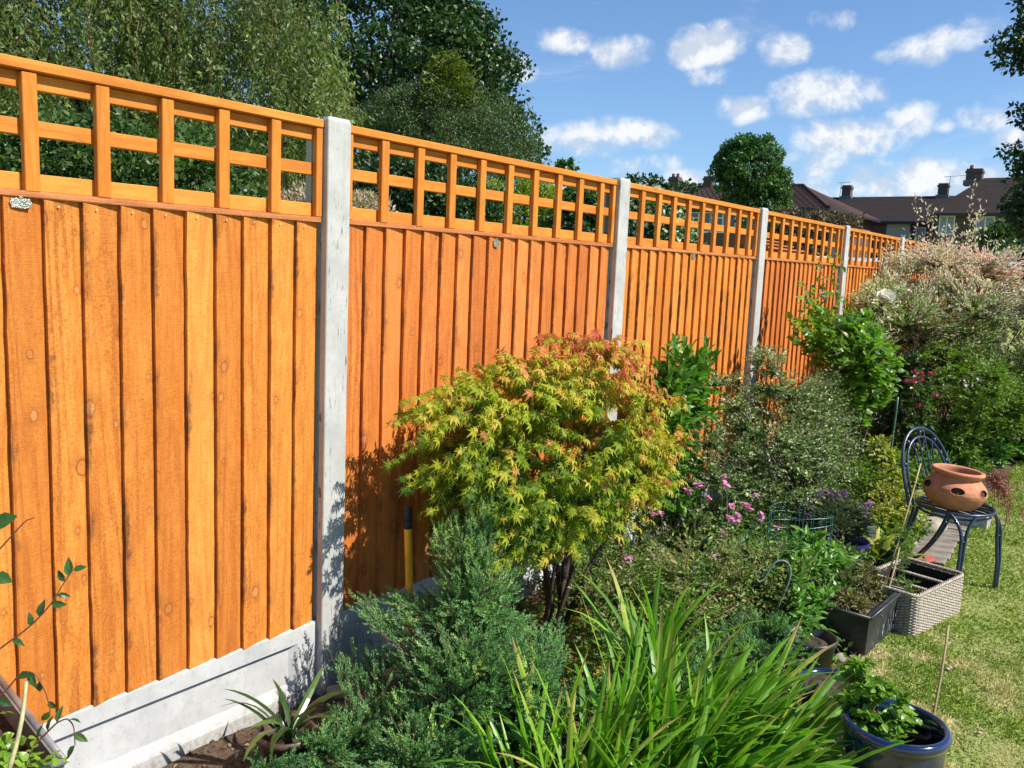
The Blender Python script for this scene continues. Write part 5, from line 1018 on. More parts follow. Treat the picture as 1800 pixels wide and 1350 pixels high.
# wicker basket with compartments
WICK = simple('grey_wicker', (.40, .345, .27), .75, nscale=60, namt=.3, bump=.3); WDARK = simple('dark_basket_lining', (.02, .018, .015), .9)
bx = thing('wicker_basket', 'rectangular grey wicker basket with divided compartments on the lawn edge', 'basket', (1.545, 4.085, .012)); bx.rotation_euler = (0, 0, math.radians(-12))
BL, BW, BH = .52, .30, .185          # along local y, towards local -x, height
def rr_path(n, grow=0.0):
    c_ = .035; pts = []; x0, x1, y0, y1 = -BW-grow, grow, -grow, BL+grow; seg = [((x1, y0+c_), (x1, y1-c_)), ((x1-c_, y1), (x0+c_, y1)), ((x0, y1-c_), (x0, y0+c_)), ((x0+c_, y0), (x1-c_, y0))]; cc = [(x1-c_, y1-c_, 0), (x0+c_, y1-c_, 90), (x0+c_, y0+c_, 180), (x1-c_, y0+c_, 270)]
    for (a, b), (cx_, cy_, a0) in zip(seg, cc):
        for t in np.linspace(0, 1, 40)[:-1]: pts.append((a[0]+(b[0]-a[0])*t, a[1]+(b[1]-a[1])*t))
        for t in np.linspace(0, 1, 8)[:-1]: an = math.radians(a0+90*t); pts.append((cx_+c_*math.cos(an), cy_+c_*math.sin(an)))
    P = np.array(pts+[pts[0]]); L = np.concatenate([[0], np.cumsum(np.linalg.norm(np.diff(P, axis=0), axis=1))]); u = np.linspace(0, L[-1], n); X = np.stack([np.interp(u, L, P[:, 0]), np.interp(u, L, P[:, 1])], -1)
    T = np.gradient(X, axis=0); T /= np.linalg.norm(T, axis=1)[:, None]; return X, np.stack([T[:, 1], -T[:, 0]], -1), u, L[-1]
NS = 80; n = NS*4+1; X, Nn, u, LL = rr_path(n); m = MB(); rows = 27
for r in range(rows):
    ph = math.pi*(r % 2); off = np.cos(u/LL*NS*math.pi+ph)*.0028; zq = .004+r*(BH-.012)/(rows-1); P = np.concatenate([X+Nn*off[:, None], np.full((n, 1), zq)+np.sin(u*9+r)[:, None]*.0006], 1); m.tubes(P, .0031, 4)
tag(m.obj('weave', WICK, bx, smooth=True), kind='stuff')
Xs, _, _, _ = rr_path(NS+1); m = MB(); m.tubes(np.stack([np.concatenate([Xs[:-1], np.full((NS, 1), .0)], 1), np.concatenate([Xs[:-1], np.full((NS, 1), BH)], 1)], 1), .0022, 5); tag(m.obj('stake', WICK, bx), kind='stuff')
m = MB()
for q in range(3):
    ph = q*2.1; off = np.cos(u/LL*NS*math.pi*.66+ph)*.006; P = np.concatenate([X-Nn*.006+Nn*off[:, None], (BH+.004+np.sin(u/LL*NS*math.pi*.66+ph)*.005)[:, None]], 1); m.tubes(P, .0042, 6)
m.obj('rim', WICK, bx, smooth=True)
m = MB(); m.box(-BW+.01, -.012, .012, BL-.012, .005, .01); 
for (a, b, c_, d) in ((-.018, -.014, .01, BL-.01), (-BW+.012, -BW+.016, .01, BL-.01)): m.box(a, b, c_, d, .01, BH-.012)
m.box(-BW+.016, -.018, .01, .014, .01, BH-.012); m.box(-BW+.016, -.018, BL-.016, BL-.012, .01, BH-.012); m.obj('lining', WDARK, bx)
for yy in (.175, .345):
    m = MB()
    for q in range(2): t = np.linspace(0, 1, 60); m.tubes(np.stack([-BW+.01+(BW-.02)*t, yy+np.sin(t*60+q*math.pi)*.006, BH-.012+np.cos(t*60+q*math.pi)*.005], -1), .0048, 6)
    dv_ = m.obj('divider', WICK, bx, smooth=True); MB().box(-BW+.018, -.02, yy-.003, yy+.003, .01, BH-.02).obj('divider_wall', WDARK, dv_)
MB().box(-BW+.018, -.02, .015, .170, .02, .142, .004).obj('compost', POTSOIL, bx)
rq = np.random.default_rng(66); q_ = np.stack([rq.uniform(-BW+.03, -.03, 260), rq.uniform(.02, .165, 260), rq.uniform(.140, .175, 260)], -1); s_q = rq.uniform(.012, .034, 260); o_ = scatter('sprout', LEAF4, q_, basis(rnd_unit(rq, 260)+[0, 0, .7], rnd_unit(rq, 260)), np.stack([s_q, s_q*.3, s_q], -1), rq.uniform(.1, 1, 260), WITH, bx)
# black trough
TRO = simple('scuffed_black_plastic', (.030, .032, .034), .42, nscale=9, namt=.5, bump=.2)
tr = thing('plant_trough', 'scuffed black plastic trough of withered plants beside the wicker basket', 'planter', (1.435, 3.70, .012)); tr.rotation_euler = (0, 0, math.radians(-3))
w0, w1, l0, l1, h_ = .23, .27, .44, .48, .185
Vt = [(-w0, .02, 0), (0, .02, 0), (0, l0, 0), (-w0, l0, 0), (-w1+.012, 0, h_), (.012, 0, h_), (.012, l1-.02, h_), (-w1+.012, l1-.02, h_)]
Vi = [(-w1+.03, .018, h_), (-.006, .018, h_), (-.006, l1-.038, h_), (-w1+.03, l1-.038, h_), (-w1+.03, .018, h_-.05), (-.006, .018, h_-.05), (-.006, l1-.038, h_-.05), (-w1+.03, l1-.038, h_-.05)]
m = MB(); m.add(np.array(Vt+Vi), [np.array([[0, 1, 5, 4], [1, 2, 6, 5], [2, 3, 7, 6], [3, 0, 4, 7], [3, 2, 1, 0], [4, 5, 9, 8], [5, 6, 10, 9], [6, 7, 11, 10], [7, 4, 8, 11], [8, 9, 13, 12], [9, 10, 14, 13], [10, 11, 15, 14], [11, 8, 12, 15]])]); m.obj('trough_wall', TRO, tr)
m = MB(); rp = np.array([(-w1+.006, -.005, h_), (.018, -.005, h_), (.018, l1-.015, h_), (-w1+.006, l1-.015, h_), (-w1+.006, -.005, h_)]); 
for a, b in zip(rp[:-1], rp[1:]): m.tubes([a, b], .007, 8, cap=True)
m.obj('rim', TRO, tr, smooth=True); m = MB(); m.box(-w1+.03, -.006, .018, l1-.038, h_-.08, h_-.045); m.obj('compost', POTSOIL, tr)
m = MB()
for k_ in range(16): y = RNG.uniform(.05, l0-.05); z0 = RNG.uniform(.03, .10); m.box(.0105+z0*.065, .0118+z0*.065+.0003, y, y+RNG.uniform(.001, .004), z0, z0+RNG.uniform(.01, .06))
m.obj('paint_splash', simple('dried_white_splash', (.35, .36, .36), .8), tr)
plant('withered_plant', 'withered straggly plants with yellow leaves growing in the black trough', (1.32, 3.92, .15), [(1.33, 3.80, .19, .11, .12, .07), (1.32, 4.05, .22, .12, .14, .10)], WITH, LEAF4, 130, 0, 'plant', n_twigs=260, n_limbs=16, zone=.12, per=7, leafs=(.018, .038), nj=.8, lo=.1, wl=.35, spread=.08, bark=simple('dry_stem', (.20, .12, .06)), limb_r=.003)
plant('withered_plant', 'wispy grey green stems rising at the back of the wicker basket', (1.42, 4.22, .0), [(1.42, 4.32, .34, .05, .08, .16), (1.46, 4.24, .18, .07, .08, .06)], SPIM, LEAF4, 131, 0, 'plant', n_twigs=70, n_limbs=6, zone=.25, per=12, leafs=(.012, .028), nj=.8, lo=.1, wl=.2, spread=.02, bark=GSTEM, twigm=GSTEM, limb_r=.002)
# blue glazed pot with its plant and cane
BGL = simple('cobalt_glaze', (.006, .014, .060), .14, 0, .6, nscale=7, namt=.55, bump=.08, coat=1.0)
bpz = .30; bc = G(1574, 1272, bpz)
pot('glazed_pot', 'large glossy cobalt blue glazed pot at the bottom right with a cane in it', 'plant pot', (bc[0], bc[1], .01), [(.0, 0), (.085, 0), (.105, .02), (.130, .11), (.140, .20), (.136, .25), (.133, .262), (.145, .268), (.151, .282), (.146, .297), (.134, .300), (.127, .292), (.124, .26), (.122, .16)], BGL, .122, .185, n=72)
cane('bamboo_cane', 'thin bamboo cane stuck in the compost of the blue glazed pot', G(1629, 1312, .19), D(1667, 1099, 2.75), .0042, CANE, group='bamboo canes')
POTL = leaf_mat('fresh_oval_leaves', [(0, (.06, .15, .014)), (.5, (.16, .30, .03)), (1, (.32, .48, .07))], .35, .3, .5)
pcx = np.array([bc[0]-.045, bc[1]+.02, .19])
plant('potted_shrub', 'young shrub with glossy oval bright green leaves in the blue glazed pot', pcx, [(pcx[0]-.01, pcx[1]+.0, .32, .12, .11, .07), (pcx[0]-.07, pcx[1]-.0, .40, .08, .08, .06), (pcx[0]+.02, pcx[1]-.02, .25, .09, .08, .05), (pcx[0]-.08, pcx[1]+.02, .28, .07, .08, .06)], POTL, OV, 132, 230, n_twigs=110, n_limbs=12, zone=.12, per=8, leafs=(.022, .040), mode=(.5, .8, .15, .25), nj=.4, lo=.3, wl=.72, spread=.02, bark=TWIG, limb_r=.004, rise=.1)
b2 = G(1462, 1207, .2)
pot('glazed_pot', 'small dark blue glazed pot mostly hidden behind the sword leaves', 'plant pot', (b2[0]+.0, b2[1], .01), [(.0, 0), (.07, 0), (.10, .12), (.105, .18), (.116, .19), (.118, .203), (.105, .205), (.096, .19), (.09, .1)], BGL, .095, .19, n=48)
p3 = G(1425, 1165, .1)
pot('plant_pot', 'black plastic pot in the shade between the bright green plant and the trough', 'plant pot', (p3[0]-.02, p3[1]+.02, .01), [(.0, 0), (.075, 0), (.10, .17), (.106, .172), (.106, .19), (.098, .19), (.07, .03)], TRO, .097, .16)
p4 = G(1478, 1040, .1)
pot('plant_pot', 'black plastic container behind the trough, under the purple pot', 'plant pot', (p4[0], p4[1], .01), [(.0, 0), (.08, 0), (.12, .12), (.128, .122), (.128, .14), (.118, .14), (.08, .03)], TRO, .117, .11)
# purple pot of lavender
PURM = simple('purple_plastic', (.26, .13, .44), .45, nscale=5, namt=.12, bump=.1); lv = np.array([1.02, 4.86])
pot('purple_pot', 'purple plastic pot holding the lavender bush', 'plant pot', (lv[0], lv[1], .0), [(.0, 0), (.075, 0), (.105, .13), (.118, .132), (.121, .17), (.112, .172), (.105, .15), (.07, .03)], PURM, .104, .14)
LAVM = leaf_mat('lavender_leaves', [(0, (.045, .06, .03)), (.5, (.12, .155, .085)), (1, (.24, .28, .16))], .2)
lr, _ = plant('lavender', 'grey green lavender bush with dusky purple flower heads in the purple pot', (lv[0], lv[1], .13), [(lv[0]-.03, lv[1]+.03, .27, .18, .20, .12), (lv[0]-.10, lv[1]+.0, .30, .12, .14, .10)], LAVM, LEAF2, 133, 0, n_twigs=520, n_limbs=18, zone=.13, per=13, leafs=(.018, .034), mode=(1.0, .5, .35, .2), nj=.8, lo=.35, wl=.18, spread=.03, bark=BARK, limb_r=.004)
rng = np.random.default_rng(134); lb = np.array(lr.location); sm = MB()
for (px, py) in [(1462+rng.normal()*14, 876+rng.normal()*8) for _ in range(18)]+[(1425+rng.normal()*9, 893+rng.normal()*12) for _ in range(16)]+[(1518+rng.normal()*8, 890+rng.normal()*5) for _ in range(7)]+[(1526, 914), (1524, 908)]:
    q = D(px, py, 4.95+rng.normal()*.08)-lb; sm.tubes([q-[0, 0, .09], q], .0012, 4); n = 14; h = rng.uniform(-.012, .016, n); a = rng.uniform(0, 6.28, n); P = q+np.stack([np.cos(a)*.004, np.sin(a)*.004, h], -1)
    scatter('flower', LEAF4, P, basis(np.stack([np.cos(a), np.sin(a), .8+0*a], -1), rnd_unit(rng, n)), np.stack([np.full(n, .018), np.full(n, .010), np.full(n, .016)], -1), rng.uniform(0, 1, n), PURP, lr, kind=None)
sm.obj('flower_stem', GSTEM, lr)
# green wire mesh cylinder
GW = simple('green_pvc_wire', (.03, .15, .11), .4, spec=.6); wc = D(1402, 955, 4.5); wc[2] = 0
wm = thing('wire_mesh_cylinder', 'open cylinder of green plastic coated wire mesh around a young plant', 'wire mesh', wc); rng = np.random.default_rng(135); m = MB(); hh = .40; Rr = .155; nv = 22
for k in range(10):
    z = .02+k*.042; a = np.linspace(0, 2*math.pi, 49); rq = Rr*(1+.03*np.sin(3*a+1)+.012*np.sin(7*a+k)); m.tubes(np.stack([rq*np.cos(a), rq*np.sin(a), z+.006*np.sin(2*a+k)], -1), .0013, 4)
for k in range(nv):
    a = k*2*math.pi/nv+rng.normal()*.02; z = np.linspace(0, hh, 9); rq = Rr*(1+.03*math.sin(3*a+1))+rng.normal(size=9)*.0015; m.tubes(np.stack([rq*math.cos(a), rq*math.sin(a), z], -1), .0013, 4)
m.obj('wire', GW, wm)
plant('leafy_perennial', 'young green plant growing inside the green mesh cylinder', (wc[0], wc[1], 0), [(wc[0], wc[1], .17, .12, .12, .13)], EUPM, LEAF4, 136, 0, 'plant', n_twigs=90, n_limbs=8, zone=.14, per=10, leafs=(.022, .045), nj=.6, lo=.2, wl=.4, bark=GSTEM, twigm=GSTEM, limb_r=.003)
# shepherd's hook
hk = [D(x, y, 3.75) for x, y in ((1318, 1160), (1345, 1105), (1372, 1060), (1391, 1012), (1388, 992), (1376, 984), (1362, 988), (1352, 1002), (1344, 1018), (1334, 1024), (1328, 1016), (1328, 1006))]; hk = np.array(hk); h0 = hk[0]*[1, 1, 0]
ho = thing('shepherds_hook', 'grey metal hanging hook curling over the plants below the green mesh', 'hook', h0); t_ = np.linspace(0, len(hk)-1, 60); P = np.stack([np.interp(t_, range(len(hk)), hk[:, i]) for i in range(3)], -1)
for _ in range(4): P[1:-1] = (P[:-2]+P[1:-1]*2+P[2:])/4
m = MB(); m.tubes(np.concatenate([[h0+[0, 0, -.02]], P])-h0, .0042, 8); m.obj('rod', GREYM, ho, smooth=True)
# bottles upturned behind the chair
gm_, t = base_mat('clear_bottle_glass'); p = t.n('ShaderNodeBsdfPrincipled', {'Base Color': (.80, .90, .92, 1), 'Roughness': .04, 'Transmission Weight': 1.0, 'IOR': 1.45}); t.n('ShaderNodeOutputMaterial', {0: p})
for q, (px, py, s_b) in enumerate(((1648, 822, 1.25), (1671, 812, 1.0))):
    c_ = G(px, py+26, 0.0); bt = thing('glass_bottle', ['wide clear glass bottle behind the blue chair back', 'slim clear glass bottle just right of the wider one behind the chair'][q], 'bottle', (c_[0], c_[1], 0), 'glass bottles behind the chair'); z0 = .002
    pr_ = np.array([(.0, 0), (.036, 0), (.04, .01), (.04, .12), (.032, .155), (.014, .18), (.012, .215), (.015, .22), (.012, .226), (.010, .22), (.010, .18), (.028, .15), (.036, .12), (.036, .012), (0, .006)])*[s_b, 1]
    MB().lathe([(a, b+z0) for a, b in pr_], 28).obj('glass', gm_, bt, smooth=True); bt.scale = (1.25, 1.25, 1.15)
# stones, pavers, bricks
STONE = simple('pale_field_stone', (.36, .31, .24), .9, nscale=6, namt=.35, bump=.6, bscale=30); PAVE = simple('grey_brown_paver', (.20, .165, .13), .9, nscale=9, namt=.35, bump=.6, bscale=60); BRICKP = simple('old_brick', (.22, .10, .07), .9, nscale=12, namt=.35, bump=.7, bscale=50)
def stone(label, c_, r_, seed, mat=STONE, name='rockery_stone', group='stones edging the bed'):
    rng = np.random.default_rng(seed); bm = bmesh.new(); bmesh.ops.create_icosphere(bm, subdivisions=3, radius=1); V = np.array([v.co[:] for v in bm.verts]); F = np.array([[v.index for v in f.verts] for f in bm.faces]); bm.free()
    V = V*(1+.13*vnoise(V, 2.2, seed)+.05*vnoise(V, 6, seed+1))[:, None]; V[:, 2] = np.sign(V[:, 2])*np.abs(V[:, 2])**.8; V = V*np.array(r_)
    o = link(name, raw_mesh(name, V, [F], smooth=True), mat, None, c_); o.rotation_euler = (0, 0, rng.uniform(0, 6)); tag(o, label, 'stone', group); return o
for i, (px, py, z, r_, lb_) in enumerate(((1606, 918, .05, (.10, .08, .07), 'large pale rounded stone left of the blue chair legs'), (1638, 925, .04, (.12, .09, .055), 'flat pale stone under the blue chair'), (1615, 880, .05, (.07, .06, .08), 'upright pale stone behind the blue chair legs'), (1672, 905, .04, (.10, .07, .05), 'pale stone behind the front of the chair seat'),
        (1477, 1157, .02, (.028, .024, .022), 'small pinkish stone chip at the foot of the black trough'), (592, 1216, .02, (.045, .03, .025), 'white and orange stone at the foot of the nearest post'), (690, 1192, .03, (.05, .04, .04), 'grey white stone half hidden by the tall juniper'), (1585, 950, .03, (.09, .06, .04), 'low brown stone beside the yellow green plant, left of the chair'))):
    c_ = G(px, py, z); stone(lb_, (c_[0], c_[1], z), r_, 140+i)
cb_ = thing('concrete_block', 'pale hollow concrete block on the ground behind the chair seat', 'block', (*G(1668, 925, 0)[:2], .005)); m = MB(); m.box(-.10, .22, 0, .035, 0, .10, .003); m.box(-.10, .22, .10, .135, 0, .10, .003)
for x in (-.10, .04, .18): m.box(x, x+.035, .036, .099, 0, .10)
m.obj('block', simple('pale_concrete_block', (.42, .41, .36), .9, bump=.6), cb_)
pv = thing('paver_edging', 'strip of worn grey brown pavers along the lawn edge behind the basket', 'paving', (1.27, 5.25, 0)); pvm = MB().box(-.10, .10, -.066, .066, -.03, .022, .006, jit=.002).mesh('paver'); pvm.materials.append(PAVE)
for k in range(13):
    o = link('paver', pvm, None, pv, (.075+.10*(0)+RNG.normal()*.006-.010*k*.6, .07+k*.14, .008+RNG.normal()*.003)); o.rotation_euler = (RNG.normal()*.02, RNG.normal()*.03, RNG.normal()*.03+.04)
bkm = MB().box(-.105, .105, -.05, .05, -.03, .03, .005, jit=.002).mesh('brick'); bkm.materials.append(BRICKP)
for i, (px, py, rz, lb_) in enumerate(((668, 1320, .5, 'old brick lying in the shade under the juniper, right of the other'), (612, 1345, .9, 'old brick at the bottom edge of the bed beside the small brown pot'), (648, 1275, 1.3, 'broken brick under the spreading juniper bough'))):
    c_ = G(px, py, .04); o = link('brick', bkm, None, None, (c_[0], c_[1], .035)); o.rotation_euler = (RNG.normal()*.06, RNG.normal()*.06, rz); tag(o, lb_, 'brick', 'loose bricks in the bed')
    if i == 2: o.scale = (.5, 1, .8)
rl = thing('plant_label', 'small faded red card label lying on the pavers beside the chair', 'label', (*G(1631, 985, .03)[:2], .035)); rl.rotation_euler = (.25, -.3, .6); MB().box(-.035, .035, -.03, .03, 0, .0015).obj('card', simple('faded_red_card', (.60, .13, .10), .6), rl)
rl = thing('plant_label', 'grey slate plant marker standing right of the lavender', 'label', (*G(1527, 975, .0)[:2], 0)); rl.rotation_euler = (0, 0, .6); MB().box(-.03, .03, -.003, .003, 0, .17, .001).obj('plate', simple('weathered_grey_plate', (.20, .22, .19), .7), rl)
# grey leafed spike plant
strap_clump('campion', 'pale grey green upright spiky plant above the lavender', (.86, 5.35, .0), [(.86, 5.35, 12, .36, 0, 3, .12, .03)], LAVM, 97, w=.03, bend=(.1, .5))
# trough and shoots at the bottom left
A_, C_ = G(0, 1195, .52), G(113, 1338, .52); dv = (A_-C_)/np.linalg.norm(A_-C_); A_ = C_+dv*.62; pn = np.array([dv[1], -dv[0], 0]); pn = pn if pn[0]*0+np.dot(pn, CAM-C_) > 0 else -pn
GAL = simple('weathered_grey_metal', (.26, .25, .25), .5, .4, nscale=10, namt=.35)
gt_ = thing('metal_planter', 'weathered grey metal planter corner in the bottom left of the photo', 'planter', (C_[0], C_[1], 0)); o0 = np.array([C_[0], C_[1], 0]); m = MB()
q0, q1, q2, q3 = C_, A_, A_+pn*.34, C_+pn*.34
for a, b in ((q0, q1), (q1, q2), (q2, q3), (q3, q0)):
    nrm_ = np.cross(b-a, [0, 0, 1.]); nrm_ /= np.linalg.norm(nrm_)
    m.add(np.array([a, b, b-[0, 0, .5], a-[0, 0, .5], a-nrm_*.012, b-nrm_*.012, b-nrm_*.012-[0, 0, .5], a-nrm_*.012-[0, 0, .5]])-o0, [np.array([[0, 1, 2, 3], [4, 5, 6, 7], [0, 1, 5, 4]])])
m.obj('planter_wall', GAL, gt_); m = MB()
for a, b in ((q0, q1), (q1, q2), (q2, q3), (q3, q0)): m.tubes([a-o0, b-o0], .008, 8, cap=True)
m.obj('rim', GAL, gt_, smooth=True); cq = np.array([q0, q1, q2, q3])-o0-[0, 0, .06]; MB().add(cq, [np.array([[0, 1, 2, 3]])]).obj('compost', POTSOIL, gt_)
pc_ = (C_+pn*.13+dv*.10); 
plant('potted_shrub', 'small leafy plant with round bright green leaves in the bottom left planter', (pc_[0], pc_[1], .44), [(pc_[0], pc_[1], .53, .10, .10, .06), (pc_[0]+dv[0]*.12, pc_[1]+dv[1]*.12, .53, .10, .10, .06), (C_[0]+pn[0]*.05, C_[1]+pn[1]*.05, .53, .06, .06, .05)], POTL, OV, 150, 120, 'plant', n_twigs=90, n_limbs=10, zone=.08, per=6, leafs=(.016, .028), nj=.35, lo=.2, wl=.85, spread=.05, bark=TWIG, limb_r=.002, twig_r=.0009)
sh_ = thing('leafy_shoot', 'thin red stemmed shoots with scattered oval leaves arching over the bottom left', 'plant', (pc_[0], pc_[1], .46)); s0 = np.array(sh_.location); rng = np.random.default_rng(151)
PTH = [[(-40, 1170), (0, 1140), (55, 1100), (90, 1062), (115, 1020), (128, 1002)], [(-30, 1250), (10, 1215), (38, 1180), (62, 1182), (82, 1220), (88, 1250)], [(60, 1310), (80, 1290), (100, 1270), (118, 1262), (130, 1275), (132, 1310)], [(-30, 990), (0, 965), (22, 940), (45, 915), (60, 910)]]
m = MB(); LP_ = []; 
for j, pth in enumerate(PTH):
    P = np.array([D(x, y, 1.42 if j != 2 else 1.36) for x, y in pth]); t_ = np.linspace(0, len(P)-1, 26); P = np.stack([np.interp(t_, range(len(P)), P[:, i]) for i in range(3)], -1)
    for _ in range(3): P[1:-1] = (P[:-2]+P[1:-1]*2+P[2:])/4
    m.tubes(P-s0, np.linspace(.0016, .0008, 26), 6)
    if j != 3: LP_.append(P)
m.obj('stem', simple('red_brown_stem', (.16, .05, .04), .5), sh_, smooth=True)
T1 = ovate(1.0, .12, .08)
me_v = [raw_mesh('leaf', T1[0]+np.stack([0*T1[0][:, 0], 0*T1[0][:, 0], T1[0][:, 0]**2*q], -1), T1[1], np.full(len(T1[0]), tq)) for q, tq in ((-.2, .15), (.1, .4), (-.05, .6), (-.3, .3))]
SHM = leaf_mat('shoot_leaves', [(0, (.03, .075, .025)), (.5, (.06, .14, .03)), (1, (.15, .24, .06))], .4, .35, .5)
for q in me_v: q.materials.append(SHM)
for j, P in enumerate(LP_):
    for k in ([4, 7, 10, 12, 15, 17, 20, 22, 24, 25] if j == 0 else [3, 9, 13, 17, 22, 25] if j == 1 else [2, 6, 10, 16, 22, 25]):
        Tn = P[min(k+1, 25)]-P[k-1]; Tn /= np.linalg.norm(Tn); sd2 = np.cross(Tn, -FW); sg = 1 if k % 2 else -1; d = Tn*.7+sd2*sg*.7+rng.normal(size=3)*.2; N_ = -FW*.8+np.array([0, 0, .6])+rng.normal(size=3)*.4
        B_ = basis(d[None], N_[None])[0]; s = rng.uniform(.020, .030); mw = np.eye(4); mw[:3, :3] = B_*np.array([s, s*.55, s])[None]; mw[:3, 3] = P[k]-s0; link('leaf', me_v[int(rng.integers(4))], None, sh_, mw=Matrix(mw.tolist()))
for (px, py, s, ang_) in ((-14, 925, .042, .4), (-10, 1010, .03, -.4)):
    q = D(px, py, 1.35); d = RT*math.cos(ang_)+UP*math.sin(ang_); B_ = basis(d[None], (-FW*.8+UP*.5)[None])[0]; mw = np.eye(4); mw[:3, :3] = B_*np.array([s, s*.75, s])[None]; mw[:3, 3] = q-s0; link('leaf', me_v[1], None, sh_, mw=Matrix(mw.tolist()))
a_ = D(45, 1198, 1.30); b_ = D(14, 1360, 1.26); cane('bamboo_cane', 'pale thin cane in the bottom left planter', b_, a_, .0034, simple('pale_cane', (.40, .36, .18), .5), group='bamboo canes', nodes=False)

# ---------------------------------------------------------------- ground cover, litter and turf
def cover(name, label, zone, n, mat, tmpl, s, hz, wl, seed, up=.8, kindname='ground cover', avoid=None):
    rng = np.random.default_rng(seed); t = thing(name, label, kindname, (0, 0, 0)); t['kind'] = 'stuff'
    x0, x1, y0, y1 = zone; P = np.stack([rng.uniform(x0, x1, n*2), rng.uniform(y0, y1, n*2)], -1); ok = (vnoise(P, 6, seed)+.25 > rng.uniform(-1, 1, len(P))*.6) & (P[:, 0] < bed_edge(P[:, 1])-.02)
    P = P[ok][:n]; h = np.clip(.5+.5*vnoise(P, 5, seed+1), .15, 1)*hz; Z = rng.uniform(.0, 1, len(P))**.7*h
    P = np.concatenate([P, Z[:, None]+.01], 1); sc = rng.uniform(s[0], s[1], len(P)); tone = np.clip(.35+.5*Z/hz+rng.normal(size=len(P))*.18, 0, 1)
    o = scatter('foliage', tmpl, P, basis(rnd_unit(rng, len(P))+[0, 0, up*.4], rnd_unit(rng, len(P))*.6+[0, 0, up]), np.stack([sc, sc*wl, sc], -1), tone, mat, t); return t
cover('ground_cover', 'low mixed weeds and seedlings carpeting the bed behind the crocosmia', (.15, 1.40, 3.0, 5.2), 9000, GMID, LEAF2, (.016, .04), .13, .55, 160)
cover('ground_cover', 'low green growth along the far part of the bed', (.1, 1.25, 5.2, 9.5), 14000, SPIM, LEAF2, (.022, .05), .20, .5, 161)
cover('ground_cover', 'bronze green creeping growth under the bronze shrub', (.35, 1.30, 2.7, 4.6), 5000, FUCM, LEAF2, (.014, .03), .14, .5, 162)
lt_ = thing('leaf_litter', 'bits of dead leaf, bark and gravel scattered over the bare soil', 'litter', (0, 0, 0)); lt_['kind'] = 'stuff'; rng = np.random.default_rng(163)
n = 5200; P = np.stack([rng.uniform(.0, 1.4, n), 1.2+rng.uniform(0, 1, n)**1.5*7, np.zeros(n)], -1); P[:, 2] = soilz(P[:, :2])+.004; s = rng.uniform(.006, .026, n)
LIT = leaf_mat('dead_litter', [(0, (.03, .018, .01)), (.5, (.13, .08, .04)), (.9, (.28, .20, .12)), (1, (.42, .36, .28))], .05, .9)
scatter('litter', LEAF4, P, basis(rnd_unit(rng, n)*[1, 1, .35], rnd_unit(rng, n)*.35+[0, 0, 1]), np.stack([s, s*rng.uniform(.3, .8, n), s*1.5], -1), rng.uniform(0, 1, n), LIT, lt_)
def gravel():
    bm = bmesh.new(); bmesh.ops.create_icosphere(bm, subdivisions=1, radius=1); V = np.array([v.co[:] for v in bm.verts]); F = np.array([[v.index for v in f.verts] for f in bm.faces]); bm.free(); return V*(1+.2*vnoise(V, 3, 9))[:, None], [F]
n = 1500; P = np.stack([rng.uniform(-.02, 1.4, n), 1.2+rng.uniform(0, 1, n)**1.6*6, np.zeros(n)], -1); P[:, 2] = soilz(P[:, :2])+.002; s = rng.uniform(.002, .010, n)
scatter('soil_crumb', gravel(), P, basis(rnd_unit(rng, n), rnd_unit(rng, n)), s, rng.uniform(0, 1, n), SOIL, lt_)
gm2, t = base_mat('grass_blades'); Pn = t.n('ShaderNodeNewGeometry').outputs['Position']; at = t.n('ShaderNodeAttribute', attribute_name='tone').outputs['Fac']
c = t.ramp(at, [(0, (.11, .20, .022)), (.5, (.25, .37, .045)), (.85, (.40, .50, .09)), (1, (.66, .58, .28))])
spx = t.n('ShaderNodeSeparateXYZ', {0: Pn}); dryn = t.m('ADD', t.noise(Pn, 1.9, 4, .6), t.m('MULTIPLY', t.smooth(spx.outputs[1], 2.2, 4.4, 1, 0), .22))
c = t.mixc(t.m('MULTIPLY', t.smooth(dryn, .55, .68), .85), c, (.80, .66, .36, 1))
p = t.n('ShaderNodeBsdfPrincipled', {'Base Color': c, 'Roughness': .55, 'Specular IOR Level': .3}); tr_ = t.n('ShaderNodeBsdfTranslucent', {'Color': c}); t.n('ShaderNodeOutputMaterial', {0: t.n('ShaderNodeMixShader', {0: .3, 1: p, 2: tr_})})
rng = np.random.default_rng(170); n = 235000
Yg = 1.6+(rng.uniform(0, 1, n)**1.8)*9.5; Xg = bed_edge(Yg)-.015+rng.uniform(0, 1, n)*(.45+.42*Yg*.55+.25)
keep = ((Xg-CAM[0])*.0+1) > 0; P = np.stack([Xg, Yg], -1); rel = np.concatenate([P, np.zeros((n, 1))], 1)-CAM; zc_ = rel@FW; pxx = 900+FPX*(rel@RT)/zc_; ok = (zc_ > .5) & (pxx > 1150) & (pxx < 1900)
P = P[ok]; n = len(P); cl = vnoise(P, 17, 171); h = rng.uniform(.010, .026, n)*(1+.45*cl)*(1+.35*(P[:, 1] > 6)); wd = rng.uniform(.0010, .0020, n)*(1+.12*P[:, 1]); a = rng.uniform(0, 6.28, n); ln = rng.uniform(.1, 1.1, n)
d = np.stack([np.cos(a), np.sin(a), 0*a], -1); sdv = np.stack([-np.sin(a), np.cos(a), 0*a], -1); B_ = np.concatenate([P, np.full((n, 1), .008)], 1)
V = np.stack([B_-sdv*wd[:, None], B_+sdv*wd[:, None], B_+np.array([0, 0, 1])*(h*.6)[:, None]+d*(h*ln*.3)[:, None]+sdv*(wd*.7)[:, None], B_+np.array([0, 0, 1])*h[:, None]*(1-ln[:, None]*.3)+d*(h*ln)[:, None]], 1).reshape(-1, 3)
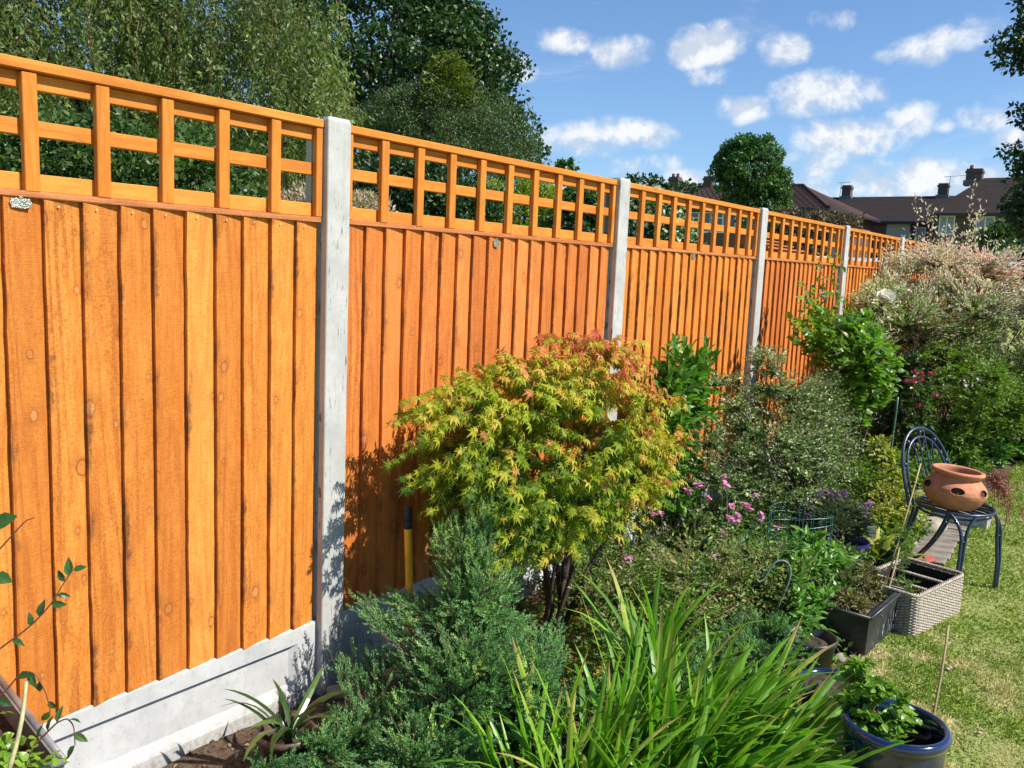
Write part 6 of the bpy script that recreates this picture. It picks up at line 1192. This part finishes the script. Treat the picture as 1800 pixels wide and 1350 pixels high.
go_ = link('grass', raw_mesh('grass', V, [np.arange(n*4).reshape(-1, 4)], np.repeat(np.clip(.45+.25*cl+rng.normal(size=n)*.2, 0, 1), 4)), gm2); tag(go_, 'short patchy lawn grass with dry straw coloured patches', 'grass', kind='stuff')
dd_ = thing('fallen_petals', 'a few pale pink petals lying on the lawn', 'petals', (0, 0, 0)); dd_['kind'] = 'stuff'; pts = [(1727, 1283), (1668, 1170), (1665, 1173), (1722, 1285), (1640, 1238), (1752, 1060)]; P = np.array([G(x, y, .03) for x, y in pts]); scatter('petal', LEAF4, P, basis(rnd_unit(rng, 6)*[1, 1, .3], rnd_unit(rng, 6)*.3+[0, 0, 1]), np.full(6, .018), np.full(6, 1.), PINKP, dd_)

plant('straggly_plant', 'thin grassy weeds and stems against the gravel board right of the maple trunks', (.25, 3.75, 0), [(.18, 3.35, .26, .13, .4, .26), (.25, 3.7, .20, .18, .5, .20), (.3, 4.3, .24, .2, .4, .22), (.5, 3.45, .16, .2, .3, .14)], GMID, LEAF4, 180, 0, 'plant', n_twigs=640, n_limbs=30, zone=.16, per=8, leafs=(.018, .042), nj=.7, lo=.1, wl=.35, spread=.25, bark=GSTEM, twigm=TWIG, limb_r=.003)
plant('straggly_plant', 'tangle of green stems and small leaves along the foot of the fence behind the lavender', (.3, 5.4, 0), [(.3, 5.4, .25, .2, .7, .25), (.35, 6.6, .3, .25, .6, .3), (.7, 6.0, .25, .25, .4, .22)], SPIM, LEAF2, 181, 0, 'plant', n_twigs=700, n_limbs=26, zone=.2, per=9, leafs=(.022, .045), nj=.7, lo=.1, wl=.45, spread=.3, bark=GSTEM, twigm=TWIG, limb_r=.003)
plant('straggly_plant', 'mixed greenery at the back of the bed below the rose and willow', (.4, 7.6, 0), [(.45, 7.6, .35, .3, .6, .35), (.5, 8.5, .4, .3, .6, .4), (.75, 7.2, .25, .25, .4, .25), (.8, 11.0, .45, .6, .6, .5), (.3, 9.8, .4, .3, .7, .45)], HEDGEM, LEAF2, 182, 0, 'plant', n_twigs=1300, n_limbs=20, zone=.22, per=10, leafs=(.03, .06), nj=.6, lo=.1, wl=.5, spread=.3, bark=GSTEM, twigm=TWIG, limb_r=.003)

plant('straggly_plant', 'light green weeds filling the gap between the tall juniper and the narrow sword leaves', (.78, 2.95, 0), [(.72, 2.85, .14, .18, .25, .14), (.85, 3.15, .16, .22, .28, .16), (.6, 3.15, .2, .15, .3, .16)], GMID, LEAF4, 183, 0, 'plant', n_twigs=380, n_limbs=20, zone=.16, per=8, leafs=(.018, .040), nj=.7, lo=.1, wl=.40, spread=.15, bark=GSTEM, twigm=TWIG, limb_r=.0025)
strap_clump('dry_grass', 'wispy green grass tuft between the maple foot and the sword leaves', (.85, 2.95, .0), [(.85, 2.95, 40, .30, 0, 3, .4, .12), (.70, 3.3, 30, .28, 0, 3, .4, .12)], STRAPM, 184, w=.009, bend=(.3, 1.5))
